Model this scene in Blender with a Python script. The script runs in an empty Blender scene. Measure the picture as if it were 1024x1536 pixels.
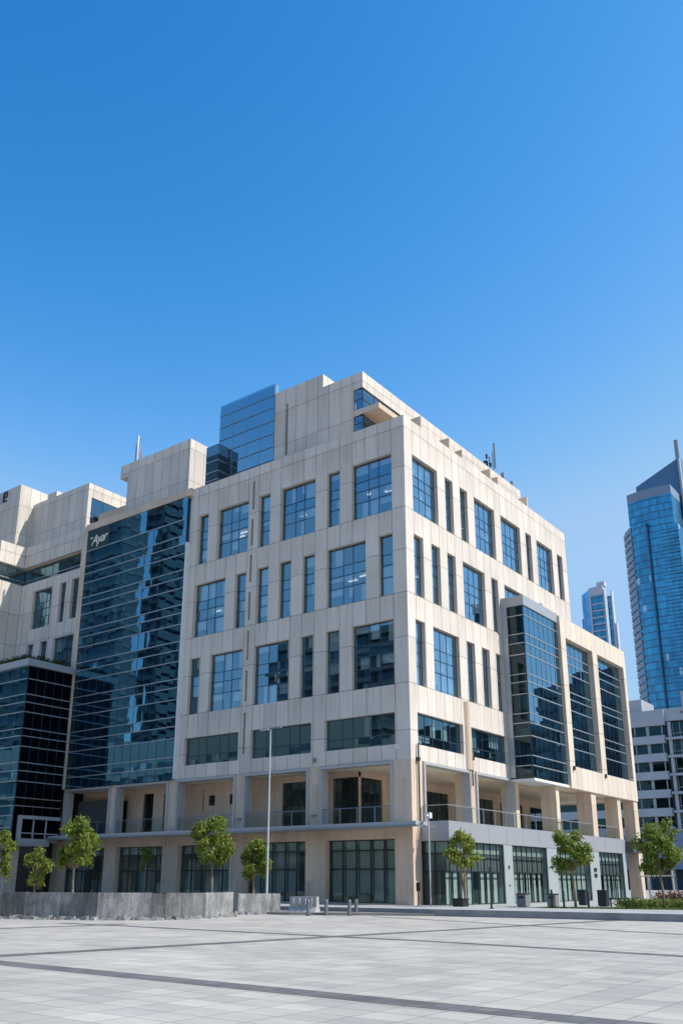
import bpy, bmesh, math, random
from mathutils import Vector, Matrix
R = math.radians
rnd = random.Random(7)
sc = bpy.context.scene
COL = sc.collection

# ------------------------------------------------------------------ helpers
class MB:
    def __init__(s): s.v = []; s.f = []; s.m = []; s.cur = 0
    def quad(s, a, b, c, d):
        n = len(s.v); s.v += [tuple(a), tuple(b), tuple(c), tuple(d)]
        s.f.append((n, n+1, n+2, n+3)); s.m.append(s.cur)
    def poly(s, pts):
        n = len(s.v); s.v += [tuple(p) for p in pts]
        s.f.append(tuple(range(n, n+len(pts)))); s.m.append(s.cur)
    def box(s, x0, x1, y0, y1, z0, z1):
        if x0 > x1: x0, x1 = x1, x0
        if y0 > y1: y0, y1 = y1, y0
        if z0 > z1: z0, z1 = z1, z0
        n = len(s.v)
        s.v += [(x0,y0,z0),(x1,y0,z0),(x1,y1,z0),(x0,y1,z0),(x0,y0,z1),(x1,y0,z1),(x1,y1,z1),(x0,y1,z1)]
        for q in ((3,2,1,0),(4,5,6,7),(0,1,5,4),(1,2,6,5),(2,3,7,6),(3,0,4,7)):
            s.f.append(tuple(n+i for i in q)); s.m.append(s.cur)
    def fbox(s, F, u0, u1, d0, d1, z0, z1):
        a = F(u0, d0, z0); b = F(u1, d1, z1)
        s.box(a[0], b[0], a[1], b[1], a[2], b[2])
    def prism(s, pts, z0, z1):
        n = len(s.v); k = len(pts)
        area = sum(pts[i][0]*pts[(i+1)%k][1]-pts[(i+1)%k][0]*pts[i][1] for i in range(k))
        if area < 0: pts = pts[::-1]
        s.v += [(p[0],p[1],z0) for p in pts] + [(p[0],p[1],z1) for p in pts]
        s.f.append(tuple(n+i for i in reversed(range(k)))); s.m.append(s.cur)
        s.f.append(tuple(n+k+i for i in range(k))); s.m.append(s.cur)
        for i in range(k):
            j = (i+1) % k
            s.f.append((n+i, n+j, n+k+j, n+k+i)); s.m.append(s.cur)
    def tube(s, pts, rad, seg=10, cap=True):
        rings = []
        for i, p in enumerate(pts):
            p = Vector(p)
            a = Vector(pts[max(i-1,0)]); b = Vector(pts[min(i+1,len(pts)-1)])
            t = (b-a).normalized()
            up = Vector((0,0,1)) if abs(t.z) < .9 else Vector((1,0,0))
            x = t.cross(up).normalized(); y = t.cross(x)
            r = rad[i] if isinstance(rad, (list,tuple)) else rad
            n = len(s.v)
            for k in range(seg):
                an = 2*math.pi*k/seg
                s.v.append(tuple(p + x*(r*math.cos(an)) + y*(r*math.sin(an))))
            rings.append(n)
        for i in range(len(rings)-1):
            for k in range(seg):
                k2 = (k+1) % seg
                s.f.append((rings[i]+k, rings[i]+k2, rings[i+1]+k2, rings[i+1]+k)); s.m.append(s.cur)
        if cap:
            s.f.append(tuple(rings[0]+k for k in reversed(range(seg)))); s.m.append(s.cur)
            s.f.append(tuple(rings[-1]+k for k in range(seg))); s.m.append(s.cur)
    def build(s, name, mats, parent=None, smooth=False, recalc=True):
        me = bpy.data.meshes.new(name)
        me.from_pydata(s.v, [], s.f)
        if not isinstance(mats, (list, tuple)): mats = [mats]
        for m in mats: me.materials.append(m)
        if len(mats) > 1: me.polygons.foreach_set('material_index', s.m)
        if recalc:
            bm = bmesh.new(); bm.from_mesh(me)
            bmesh.ops.recalc_face_normals(bm, faces=bm.faces); bm.to_mesh(me); bm.free()
        if smooth: me.polygons.foreach_set('use_smooth', [True]*len(me.polygons))
        me.update()
        o = bpy.data.objects.new(name, me); COL.objects.link(o)
        if parent: o.parent = parent
        return o

def empty(name, label, cat, loc=(0,0,0), rz=0, group=None):
    o = bpy.data.objects.new(name, None); COL.objects.link(o)
    o.location = loc; o.rotation_euler = (0,0,rz); o.empty_display_size = .2
    o['label'] = label; o['category'] = cat
    if group: o['group'] = group
    return o
def tag(o, label, cat, group=None):
    o['label'] = label; o['category'] = cat
    if group: o['group'] = group
    return o
def struct(o, kind='structure'):
    o['kind'] = kind; return o

FL = lambda u, d, z: (-u, d, z)            # left facade (faces -Y), u runs to the left
FR = lambda u, d, z: (-d, u, z)            # right facade (faces +X), u runs away from the corner
def frame_x(x0): return lambda u, d, z: (x0-d, u, z)
def frame_y(y0): return lambda u, d, z: (-u, y0+d, z)

# ------------------------------------------------------------------ materials
def mat(name):
    m = bpy.data.materials.new(name); m.use_nodes = True
    nt = m.node_tree; b = nt.nodes['Principled BSDF']
    return m, nt, b
def N(nt, t, **kw):
    n = nt.nodes.new(t)
    for k, v in kw.items(): setattr(n, k, v)
    return n
def mth(nt, op, a, b=None, c=None):
    n = N(nt, 'ShaderNodeMath', operation=op)
    for i, x in enumerate((a, b, c)):
        if x is None: continue
        if isinstance(x, (int, float)): n.inputs[i].default_value = x
        else: nt.links.new(x, n.inputs[i])
    return n.outputs[0]
def mixc(nt, fac, a, b, blend='MIX'):
    n = N(nt, 'ShaderNodeMix', data_type='RGBA', blend_type=blend)
    for s, x in ((n.inputs[0], fac), (n.inputs[6], a), (n.inputs[7], b)):
        if isinstance(x, (int, float)): s.default_value = x
        elif isinstance(x, tuple): s.default_value = (*x, 1) if len(x) == 3 else x
        else: nt.links.new(x, s)
    return n.outputs[2]
def ramp(nt, val, lo, hi, a, b):
    n = N(nt, 'ShaderNodeMapRange'); nt.links.new(val, n.inputs[0])
    for i, x in enumerate((lo, hi, a, b)): n.inputs[i+1].default_value = x
    return n.outputs[0]
def noise(nt, vec, scale, detail=3, rough=.55):
    n = N(nt, 'ShaderNodeTexNoise'); n.inputs['Scale'].default_value = scale
    n.inputs['Detail'].default_value = detail; n.inputs['Roughness'].default_value = rough
    if vec is not None: nt.links.new(vec, n.inputs['Vector'])
    return n.outputs['Fac']
def vmul(nt, vec, s):
    n = N(nt, 'ShaderNodeVectorMath', operation='MULTIPLY'); nt.links.new(vec, n.inputs[0]); n.inputs[1].default_value = s
    return n.outputs[0]
def objc(nt): return N(nt, 'ShaderNodeTexCoord').outputs['Object']

def plain(name, col, rough=.6, metal=0, var=.06, scale=3.0, bump=0):
    m, nt, b = mat(name)
    o = objc(nt)
    f = ramp(nt, noise(nt, o, scale, 5), .3, .7, 1-var, 1+var)
    c = mixc(nt, 1.0, col, (1,1,1), 'MULTIPLY')
    hsv = N(nt, 'ShaderNodeHueSaturation'); nt.links.new(c, hsv.inputs['Color']); nt.links.new(f, hsv.inputs['Value'])
    nt.links.new(hsv.outputs[0], b.inputs['Base Color'])
    b.inputs['Roughness'].default_value = rough; b.inputs['Metallic'].default_value = metal
    if bump:
        bp = N(nt, 'ShaderNodeBump'); bp.inputs['Strength'].default_value = bump; bp.inputs['Distance'].default_value = .02
        nt.links.new(noise(nt, o, scale*8, 6), bp.inputs['Height']); nt.links.new(bp.outputs[0], b.inputs['Normal'])
    return m

def stone(name, col, joints=True, warm=.25):
    m, nt, b = mat(name)
    o = objc(nt)
    sx = N(nt, 'ShaderNodeSeparateXYZ'); nt.links.new(o, sx.inputs[0])
    g = N(nt, 'ShaderNodeNewGeometry'); sn = N(nt, 'ShaderNodeSeparateXYZ'); nt.links.new(g.outputs['True Normal'], sn.inputs[0])
    isy = mth(nt, 'GREATER_THAN', mth(nt, 'ABSOLUTE', sn.outputs[1]), .5)
    isz = mth(nt, 'GREATER_THAN', mth(nt, 'ABSOLUTE', sn.outputs[2]), .5)
    u = mth(nt, 'ADD', mth(nt, 'MULTIPLY', isy, mth(nt, 'MULTIPLY', sx.outputs[0], -1.0)),
            mth(nt, 'MULTIPLY', mth(nt, 'SUBTRACT', 1.0, isy), sx.outputs[1]))
    u = mth(nt, 'ADD', u, 102.6+.05)
    cu = mth(nt, 'DIVIDE', u, 1.026); cz = mth(nt, 'DIVIDE', mth(nt, 'ADD', sx.outputs[2], 28-23.65+.02), 2.8)
    fu = mth(nt, 'FRACT', cu); fz = mth(nt, 'FRACT', cz)
    ju = mth(nt, 'LESS_THAN', fu, .038/1.026); jz = mth(nt, 'LESS_THAN', fz, .034/2.8)
    joint = mth(nt, 'MULTIPLY', mth(nt, 'MAXIMUM', ju, jz), mth(nt, 'SUBTRACT', 1.0, isz))
    cmb = N(nt, 'ShaderNodeCombineXYZ'); nt.links.new(mth(nt, 'FLOOR', cu), cmb.inputs[0]); nt.links.new(mth(nt, 'FLOOR', cz), cmb.inputs[1]); nt.links.new(isy, cmb.inputs[2])
    wn = N(nt, 'ShaderNodeTexWhiteNoise'); nt.links.new(cmb.outputs[0], wn.inputs['Vector'])
    st = noise(nt, vmul(nt, o, (2.6,2.6,.16)), 1.0, 5, .6)          # rain streaks run down the stone
    cl = noise(nt, o, .35, 4); fine = noise(nt, o, 9.0, 5, .7)
    val = mth(nt, 'MULTIPLY', ramp(nt, wn.outputs['Value'], 0, 1, .90, 1.05),
              mth(nt, 'MULTIPLY', ramp(nt, st, .30, .60, .955, 1.01), mth(nt, 'MULTIPLY', ramp(nt, cl, .3, .7, .90, 1.04), ramp(nt, fine, .3, .7, .96, 1.03))))
    c = mixc(nt, ramp(nt, st, .30, .52, warm*.6, 0), col, (col[0]*.92, col[1]*.74, col[2]*.52))
    sill = ramp(nt, mth(nt, 'FRACT', mth(nt, 'DIVIDE', mth(nt, 'ADD', sx.outputs[2], 56-23.65), 5.61)), .70, .995, 0, 1)
    dr = ramp(nt, noise(nt, vmul(nt, o, (5.5,5.5,.12)), 1.0, 4, .65), .47, .66, 0, 1)
    c = mixc(nt, mth(nt, 'MULTIPLY', mth(nt, 'MULTIPLY', sill, dr), .55), c, (col[0]*.62, col[1]*.56, col[2]*.50))
    hsv = N(nt, 'ShaderNodeHueSaturation'); nt.links.new(c, hsv.inputs['Color']); nt.links.new(val, hsv.inputs['Value'])
    out = hsv.outputs[0]
    if joints: out = mixc(nt, mth(nt, 'MULTIPLY', joint, .72), out, (.07,.06,.05))
    nt.links.new(out, b.inputs['Base Color'])
    b.inputs['Roughness'].default_value = .75; b.inputs['Specular IOR Level'].default_value = .25
    bp = N(nt, 'ShaderNodeBump'); bp.inputs['Strength'].default_value = .35; bp.inputs['Distance'].default_value = .015
    h = mth(nt, 'SUBTRACT', mth(nt, 'MULTIPLY', fine, .35), joint) if joints else fine
    nt.links.new(h, bp.inputs['Height']); nt.links.new(bp.outputs[0], b.inputs['Normal'])
    return m

def glass(name, refl=(.35,.68,.88), fac=.5, trans=(.22,.36,.40), wave=.012, wscale=.35):
    m = bpy.data.materials.new(name); m.use_nodes = True; nt = m.node_tree; nt.nodes.clear()
    out = N(nt, 'ShaderNodeOutputMaterial'); mx = N(nt, 'ShaderNodeMixShader')
    gl = N(nt, 'ShaderNodeBsdfGlossy'); tr = N(nt, 'ShaderNodeBsdfTransparent')
    gl.inputs['Color'].default_value = (*refl, 1); gl.inputs['Roughness'].default_value = .015
    tr.inputs['Color'].default_value = (*trans, 1)
    o = objc(nt)
    bp = N(nt, 'ShaderNodeBump'); bp.inputs['Strength'].default_value = wave; bp.inputs['Distance'].default_value = .1
    nt.links.new(noise(nt, o, wscale, 2), bp.inputs['Height']); nt.links.new(bp.outputs[0], gl.inputs['Normal'])
    ge = N(nt, 'ShaderNodeNewGeometry'); dt = N(nt, 'ShaderNodeVectorMath', operation='DOT_PRODUCT')
    nt.links.new(ge.outputs['Normal'], dt.inputs[0]); nt.links.new(ge.outputs['Incoming'], dt.inputs[1])
    sch = mth(nt, 'POWER', mth(nt, 'SUBTRACT', 1.0, mth(nt, 'ABSOLUTE', dt.outputs['Value'])), 5.0)
    f = mth(nt, 'MINIMUM', mth(nt, 'ADD', mth(nt, 'MULTIPLY', sch, .9), fac), 1.0)
    nt.links.new(f, mx.inputs[0]); nt.links.new(tr.outputs[0], mx.inputs[1]); nt.links.new(gl.outputs[0], mx.inputs[2])
    nt.links.new(mx.outputs[0], out.inputs[0])
    return m

STONE = stone('cream_stone', (.70,.635,.565))
STONE_W = stone('warm_cream_stone', (.70,.605,.50))
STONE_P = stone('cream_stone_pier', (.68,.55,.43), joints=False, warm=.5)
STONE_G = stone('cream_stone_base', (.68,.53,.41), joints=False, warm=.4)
TRIM = plain('pale_metal_trim', (.46,.46,.47), .45, .2)
SOFFIT = plain('cream_render', (.78,.67,.52), .8)
GLASS = glass('blue_window_glass', (.28,.52,.68), .48, (.86,.95,1.0))
GLASS_RT = glass('bright_side_window_glass', (.52,.80,.98), .62, (.66,.82,.90))  # lit copy of the window glass, reflection brightened for the right facade
GLASS_BS = glass('bay_side_dimmed_glass', (.24,.34,.38), .13, (.16,.28,.32), .012, .4)  # bay glass copy, reflection dimmed in its colour for the side face
GLASS_BF = glass('bay_front_bright_glass', (.40,.68,.86), .52, (.16,.28,.32), .015, .4)  # same bay glass, sky reflection brightened in its colour for the fronts
GLASS_C = glass('teal_curtain_glass', (.20,.52,.76), .48, (.45,.62,.72), .03, .45)
GLASS_B = glass('bay_glass', (.30,.55,.68), .34, (.62,.78,.82), .02, .4)
GLASS_D = glass('dark_reflection_glass', (.05,.11,.13), .05, (.10,.20,.23), .02, .4)  # annex side face: glass blackened to imitate a dark reflection
GLASS_S = glass('shopfront_glass', (.50,.70,.72), .08, (.80,.88,.86), .012, .4)
GLASS_R = glass('railing_glass', (.6,.8,.85), .03, (.84,.90,.90), .005, .6)
FRAMEM = plain('grey_blue_frame', (.045,.07,.10), .4, .4)
RAILM = plain('pale_transom', (.42,.45,.47), .35, .5)
FRAMED = plain('dark_green_frame', (.018,.028,.028), .4, .3)
SPAND = plain('spandrel_panel', (.035,.10,.17), .5)
BLIND = plain('roller_blind', (.74,.75,.75), .8)
CURT = plain('pale_curtain', (.40,.46,.435), .85, 0, .12, 6)
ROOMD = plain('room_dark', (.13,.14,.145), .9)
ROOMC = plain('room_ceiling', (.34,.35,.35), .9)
DECK = plain('roof_deck', (.48,.46,.42), .9, 0, .1)
ALU = plain('aluminium_cladding', (.42,.43,.45), .42, .35, .03, 1.2)
ALUW = plain('pale_pillar', (.36,.40,.40), .5, .1, .03)
GREYD = plain('dark_metal', (.03,.032,.035), .45, .4)
GREYM = plain('galvanised_metal', (.30,.31,.33), .42, .6)
LAMPM = plain('painted_pole', (.52,.54,.56), .4, .3)
WHITEM = plain('white_paint', (.70,.70,.70), .5)
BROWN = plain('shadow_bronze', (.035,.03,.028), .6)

def emis(name, col, s):
    m, nt, b = mat(name); b.inputs['Emission Color'].default_value = (*col,1); b.inputs['Emission Strength'].default_value = s
    b.inputs['Base Color'].default_value = (.8,.8,.8,1); return m
LIGHT = emis('office_light', (1,.93,.8), .9)

# ------------------------------------------------------------------ wall + window builders
def wall(mb, F, u0, u1, z0, z1, holes, th=.4, noend=False):
    us = sorted({u0, u1, *[min(max(h[k], u0), u1) for h in holes for k in (0,1)]})
    zs = sorted({z0, z1, *[min(max(h[k], z0), z1) for h in holes for k in (2,3)]})
    def inside(u, z): return any(h[0] < u < h[1] and h[2] < z < h[3] for h in holes)
    nu, nz = len(us)-1, len(zs)-1
    solid = [[not inside((us[i]+us[i+1])/2, (zs[j]+zs[j+1])/2) for j in range(nz)] for i in range(nu)]
    for i in range(nu):
        for j in range(nz):
            if not solid[i][j]: continue
            a, b, c, d = us[i], us[i+1], zs[j], zs[j+1]
            mb.quad(F(a,0,c), F(b,0,c), F(b,0,d), F(a,0,d))
            mb.quad(F(a,th,c), F(a,th,d), F(b,th,d), F(b,th,c))
            for di, dj, q in ((-1,0,(a,a,c,d)), (1,0,(b,b,c,d)), (0,-1,(a,b,c,c)), (0,1,(a,b,d,d))):
                ii, jj = i+di, j+dj
                if 0 <= ii < nu and 0 <= jj < nz and solid[ii][jj]: continue
                p, r, s_, t = q
                if di and i+di < 0 and noend: continue
                if di: mb.quad(F(p,0,s_), F(p,th,s_), F(p,th,t), F(p,0,t))
                else: mb.quad(F(p,0,s_), F(r,0,s_), F(r,th,s_), F(p,th,s_))

def pane_quad(mb, F, u0, u1, z0, z1, d, jit=.004):
    a = rnd.uniform(-jit, jit); b = rnd.uniform(-jit, jit)
    mb.quad(F(u0,d-a-b,z0), F(u1,d+a-b,z0), F(u1,d+a+b,z1), F(u0,d-a+b,z1))

ROWF = (0, .32, .49, .69, 1)
def window(P, F, u0, u1, z0, z1, dg=.28, cols=None, rowf=ROWF, spand=(1,), blinds=True, gmat=None, fmat=None, mu=.04, railm=None):
    w = u1-u0
    if cols is None:
        cols = (0,1) if w < 1.6 else ((0,.375,.625,1) if w < 3.6 else (0,.22,.38,.62,.77,1))
    us = [u0+c*w for c in cols]; zs = [z1-r*(z1-z0) for r in rowf]
    fr = MB()
    e = .035
    for k, u in enumerate(us):
        a, b = (u+.002, u+e) if k == 0 else ((u-e, u-.002) if k == len(us)-1 else (u-mu/2, u+mu/2))
        fr.fbox(F, a, b, dg-.02, dg+.04, z0+.002, z1-.002)
    for k, z in enumerate(zs):
        a, b = (z-e, z-.003) if k == 0 else ((z+.003, z+e) if k == len(zs)-1 else (z-mu/2, z+mu/2))
        fr.fbox(F, u0+.003, u1-.003, dg-.025, dg+.035, a, b)
    wo = fr.build('window', fmat or FRAMEM, P)
    pm = MB()
    for i in range(len(us)-1):
        for j in range(len(zs)-1): pane_quad(pm, F, us[i], us[i+1], zs[j+1], zs[j], dg)
    pm.build('pane', gmat or GLASS, wo, recalc=False)
    bl = MB(); nb = 0
    for j in spand:
        bl.cur = 1; bl.fbox(F, u0+.01, u1-.01, dg+.09, dg+.13, zs[j+1]+.01, zs[j]-.01)
    bl.cur = 0
    if blinds:
        for i in range(len(us)-1):
            for j in range(len(zs)-1):
                if j in spand: continue
                if rnd.random() < .66:
                    h = zs[j]-zs[j+1]; drop = rnd.choice((.35,.55,.75,1,1))*h
                    a, b = us[i]+.05, us[i+1]-.05
                    if rnd.random() < .35: b = a+(b-a)*rnd.uniform(.4,.7)
                    bl.fbox(F, a, b, dg+.16, dg+.18, zs[j]-drop+.02, zs[j]-.03); nb += 1
    if bl.v: bl.build('blind', [BLIND, SPAND], wo)
    return wo

# ================================================================== OFFICE BUILDING
B = empty('office_building', 'cream stone office building with blue windows and recessed balcony storey facing the plaza', 'building')

ZR = [(23.65,27.6), (18.07,22.09), (12.42,16.5), (8.87,10.77)]
Lw = [[(.98,4.1),(5.1,6.15),(7.15,10.2),(11.2,12.25),(13.25,16.3),(17.3,18.3)],
      [(.98,2.05),(3.03,6.15),(7.17,8.2),(9.2,10.25),(11.2,12.27),(13.3,14.33),(15.3,18.4)],
      [(1.03,4.15),(5.13,6.2),(7.22,8.3),(9.25,12.35),(13.38,16.5),(17.5,18.55)],
      [(1.05,6.25),(7.3,12.42),(13.5,18.65)]]
Rw = [[(.93,4.05),(5.08,6.15),(7.14,8.2),(9.22,12.3),(13.35,16.6),(17.6,18.6),(19.6,22.65),(23.65,24.7)],
      [(.92,2.03),(3.03,4.13),(5.06,6.17),(7.17,10.27),(11.3,12.3),(13.35,16.5)],
      [(.86,1.97),(2.94,6.2),(7.23,8.34),(9.34,10.45),(11.4,12.4)],
      [(.83,6.28),(7.29,12.46)]]
LE, RE = 19.3, 25.6
slits = [(12.73,12.93,26.73,28.93),(12.77,12.97,23.97,26.0),(12.8,13.0,21.23,23.27),(12.82,13.02,18.46,20.5),
         (12.84,13.04,15.63,17.7),(12.87,13.07,12.78,14.89),(12.91,13.11,9.25,12.01)]
hl = [(a,b,*ZR[r]) for r in range(4) for a, b in Lw[r]]
mb = MB(); wall(mb, FL, 0, LE, 7.96, 30, hl+slits, noend=True); mb.build('stone_wall', STONE, B)
hr = [(a,b,*ZR[r]) for r in range(4) for a, b in Rw[r]]
mb = MB(); wall(mb, FR, .004, RE, 7.96, 30, hr); mb.build('stone_wall', STONE, B)
mb = MB()
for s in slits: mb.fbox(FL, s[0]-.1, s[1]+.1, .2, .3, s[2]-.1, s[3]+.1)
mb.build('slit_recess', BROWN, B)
mb = MB()                                        # end wall, roof deck, floors and back walls of the offices
mb.box(-12, -.4, RE-.4, RE-.01, 7.96, 30); mb.build('stone_wall', STONE, B)
mb = MB(); mb.box(-19.3, -.4, .4, RE-.4, 28.3, 28.5); mb.box(-44, -19.3, .4, 14, 28.1, 28.3); mb.build('roof_deck', DECK, B)
mb = MB()
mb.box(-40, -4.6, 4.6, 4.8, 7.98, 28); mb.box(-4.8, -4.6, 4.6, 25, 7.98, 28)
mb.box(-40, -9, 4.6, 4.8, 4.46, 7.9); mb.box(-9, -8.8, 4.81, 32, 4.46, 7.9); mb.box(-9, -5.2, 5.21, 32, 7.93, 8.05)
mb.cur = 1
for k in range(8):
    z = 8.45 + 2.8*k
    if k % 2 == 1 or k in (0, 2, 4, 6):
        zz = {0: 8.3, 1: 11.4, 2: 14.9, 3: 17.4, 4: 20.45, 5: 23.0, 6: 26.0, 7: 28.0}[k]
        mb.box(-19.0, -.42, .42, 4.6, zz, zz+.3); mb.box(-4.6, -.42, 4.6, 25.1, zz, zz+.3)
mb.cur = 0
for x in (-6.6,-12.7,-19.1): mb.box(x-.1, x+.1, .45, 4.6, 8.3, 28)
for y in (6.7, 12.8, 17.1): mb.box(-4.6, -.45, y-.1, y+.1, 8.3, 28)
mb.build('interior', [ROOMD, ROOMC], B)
for (x, y, z) in ((-2.2,1.6,25.9),(-3.4,1.3,25.9),(-9.3,1.5,25.9),(-14.9,1.3,25.9),(-15.6,1.8,25.9),(-4.2,1.5,20.35),(-5.4,1.9,20.35),
                  (-9.7,1.4,20.35),(-11.8,1.5,22.9),(-17.4,1.6,20.35),(-1.5,1.4,25.9),(-16.2,1.5,22.9),(-1.4,1.5,20.35),
                  (-1.5,3.8,20.35),(-1.4,2.4,11.3),(-1.6,8.6,11.3),(-1.3,10.2,25.9),(-14.2,1.6,11.3),(-9.8,2.0,11.3)):
    mb = MB(); mb.box(x-.35, x+.35, y-.09, y+.09, z-.05, z-.01); mb.build('ceiling_light', LIGHT, B)
for r in range(4):
    z0, z1 = ZR[r]
    rf = ROWF if r < 3 else (0, .66, 1)
    for F, W in ((FL, Lw), (FR, Rw)):
        for a, b in W[r]:
            window(B, F, a, b, z0, z1, rowf=rf, spand=(1,) if r < 3 else (), blinds=(r != 3 or F is FR),
                   gmat=(GLASS if F is FL else GLASS_RT) if r < 3 else GLASS_B, railm=None)
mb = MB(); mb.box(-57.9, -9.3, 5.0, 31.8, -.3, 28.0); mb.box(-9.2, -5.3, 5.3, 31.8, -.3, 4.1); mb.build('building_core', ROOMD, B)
# parapet coping, fins on the right roof edge
mb = MB(); mb.box(-19.28, -.002, .002, .42, 30.003, 30.04); mb.box(-.42, -.004, .424, RE-.003, 30.003, 30.04); mb.build('coping', STONE_P, B)
for v in (2.15, 5.92, 7.72, 12.0, 13.25, 18.32):
    mb = MB(); mb.box(-3.9, -.006, v, v+.16, 28.5, 30.9 if v not in (7.72,13.25) else 30.72); mb.build('roof_fin', STONE_P, B)

# -------- balcony storey: left colonnade
zs0, zs1 = 4.45, 7.77
opens = [(1.35,6.41),(7.56,12.69),(13.71,18.98),(20.1,25.44),(26.3,31.4)]
ed = [0.0] + [e for o in opens for e in o] + [31.95]
for k in range(0, len(ed), 2):
    a, b = ed[k], ed[k+1]
    mb = MB()
    if k == 0: mb.box(-1.22, .002, -.002, 1.22, 4.125, 7.955)
    else: mb.fbox(FL, a+.12, b-.12, .02, .75, 4.1, 7.955)
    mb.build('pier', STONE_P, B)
for a, b in opens:                                    # proud pale trim round each opening
    mb = MB()
    mb.fbox(FL, a-.14, a, -.12, .5, 4.43, 7.93); mb.fbox(FL, b, b+.14, -.12, .5, 4.43, 7.93)
    mb.fbox(FL, a-.003, b+.003, -.117, .5, 7.77, 7.927); mb.build('opening_trim', TRIM, B)
mb = MB(); mb.box(-32, -1.23, .76, 5.2, 7.78, 7.92); mb.box(-5.2, -.01, 5.2, 32.2, 7.78, 7.92); mb.box(-1.22,-.01,1.23,5.2,7.78,7.92); mb.box(.003, 1.7, 12.7, 32.2, 7.79, 7.92); mb.build('soffit', SOFFIT, B)
mb = MB(); mb.box(-32, -.003, .003, 32.2, 4.13, 4.44); mb.build('balcony_floor', DECK, B)
# inner walls of the recess
YB, XB = 2.0, -5.1
FB = frame_y(YB); FXB = frame_x(XB)
hB = [(5.12,7.1,4.5,7.45),(9.2,11.25,4.5,7.4),(7.9,8.5,4.6,7.3),(14.6,14.75,4.9,7.5),(15.4,16.0,6.25,6.95),(17.4,18.0,6.25,6.95),(18.5,18.62,5.9,7.4),
      (20.6,22.6,4.5,7.3),(23.7,24.8,4.5,7.4),(26.6,31.0,4.6,7.0)]
mb = MB(); wall(mb, FB, -XB, 32, 4.45, 7.79, hB, .25)
hX = [(YB,4.6,4.5,7.45),(8.2,9.2,6.4,7.0),(10.0,13.0,4.5,7.2),(15.4,19.8,4.5,7.25),(21.0,25.0,4.5,7.2),(26.4,31.5,4.5,7.2)]
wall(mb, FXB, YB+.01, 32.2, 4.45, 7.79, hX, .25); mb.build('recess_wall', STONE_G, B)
for h in hB: window(B, FB, *h, dg=.12, cols=None if h[1]-h[0] < 1 else tuple(i/3 for i in range(4)), rowf=(0,.52,1) if h[3]-h[2] > 1 else (0,.5,1), spand=(), blinds=False, gmat=GLASS_S, fmat=FRAMED, mu=.07)
for h in hX: window(B, FXB, *h, dg=.12, cols=tuple(i/4 for i in range(5)), rowf=(0,.52,1), spand=(), blinds=False, gmat=GLASS_S, fmat=FRAMED, mu=.07)
mb = MB(); mb.box(-31.5, -26.5, 1.2, 1.25, 4.5, 7.1); mb.build('grey_screen', plain('grey_screen', (.06,.065,.07), .6), B)
# canopy slab over the pavement on the left
mb = MB()
mb.box(-32.0, 1.0, -1.25, -.003, 4.17, 4.40); mb.build('canopy', TRIM, B)
mb = MB(); mb.box(-32.0, 1.15, -1.4, -1.253, 4.10, 4.19); mb.box(1.003, 1.15, -1.25, .5, 4.1, 4.19); mb.build('canopy_gutter', GREYM, B)
# ground floor, left
gh = [(1.2,6.1,.06,3.55),(7.65,12.5,.06,3.55),(13.9,18.7,.06,3.5),(20.25,25.1,.06,3.5),(26.4,31.2,.06,3.5)]
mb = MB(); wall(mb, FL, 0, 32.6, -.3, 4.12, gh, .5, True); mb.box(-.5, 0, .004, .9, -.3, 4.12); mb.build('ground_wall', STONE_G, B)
for k, h in enumerate(gh):
    window(B, FL, *h, dg=.4, cols=(0,.2,.39,.6,.8,1), rowf=(0,.17,.47,1), spand=(), blinds=False, gmat=GLASS_S, fmat=FRAMED, mu=.08)
mb = MB()
sheets = {0: (1,1,1,1,1), 1: (0,1,1,1,1), 2: (1,2,0,0,2), 3: (0,0,1,0,0), 4: (1,0,0,1,1)}
for q, h in enumerate(gh):
    w_ = h[1]-h[0]; cs = (0,.2,.39,.6,.8,1)
    for i in range(5):
        a, b = h[0]+w_*cs[i]+.05, h[0]+w_*cs[i+1]-.05; k = sheets[q][i]
        mb.cur = 0; mb.fbox(FL, a, b, .62, .64, h[3]-.58, h[3]-.05)
        if k == 1: mb.cur = 1; mb.fbox(FL, a, b, .66, .68, .1+rnd.uniform(0,.5), h[3]-.62)
        if k == 2: mb.cur = 0; mb.fbox(FL, a+.1, b-.3*rnd.random(), .8, .82, .1, h[3]-.9)
mb.build('shop_curtain', [CURT, plain('grey_sheet', (.30,.31,.30), .8, 0, .15, 1.5)], B)
for q, h in enumerate(gh):                              # a few counters and shelves stand inside
    for i in range(3):
        x = h[0]+.5+rnd.random()*(h[1]-h[0]-1.6); mb = MB(); z = rnd.uniform(.7,1.5)
        mb.fbox(FL, x, x+rnd.uniform(.6,1.3), 1.4+i*.5, 1.8+i*.5, -.2, z); mb.build('shop_counter', rnd.choice((ALUW, TRIM, SOFFIT)), B)
mb = MB(); mb.box(-32, -.5, 3.6, 3.7, -.2, 4.1); mb.box(-32, -.5, .55, 3.6, 3.62, 3.7); mb.build('shop_interior', plain('shop_room', (.45,.45,.43), .9), B)
# pilaster edges on ground piers
for u in (6.2, 7.35, 12.6, 13.65, 18.8, 19.95, 25.2, 26.1):
    mb = MB(); mb.fbox(FL, u, u+.2, -.05, -.003, -.25, 3.95); mb.build('pier_edge', STONE_P, B)

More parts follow.
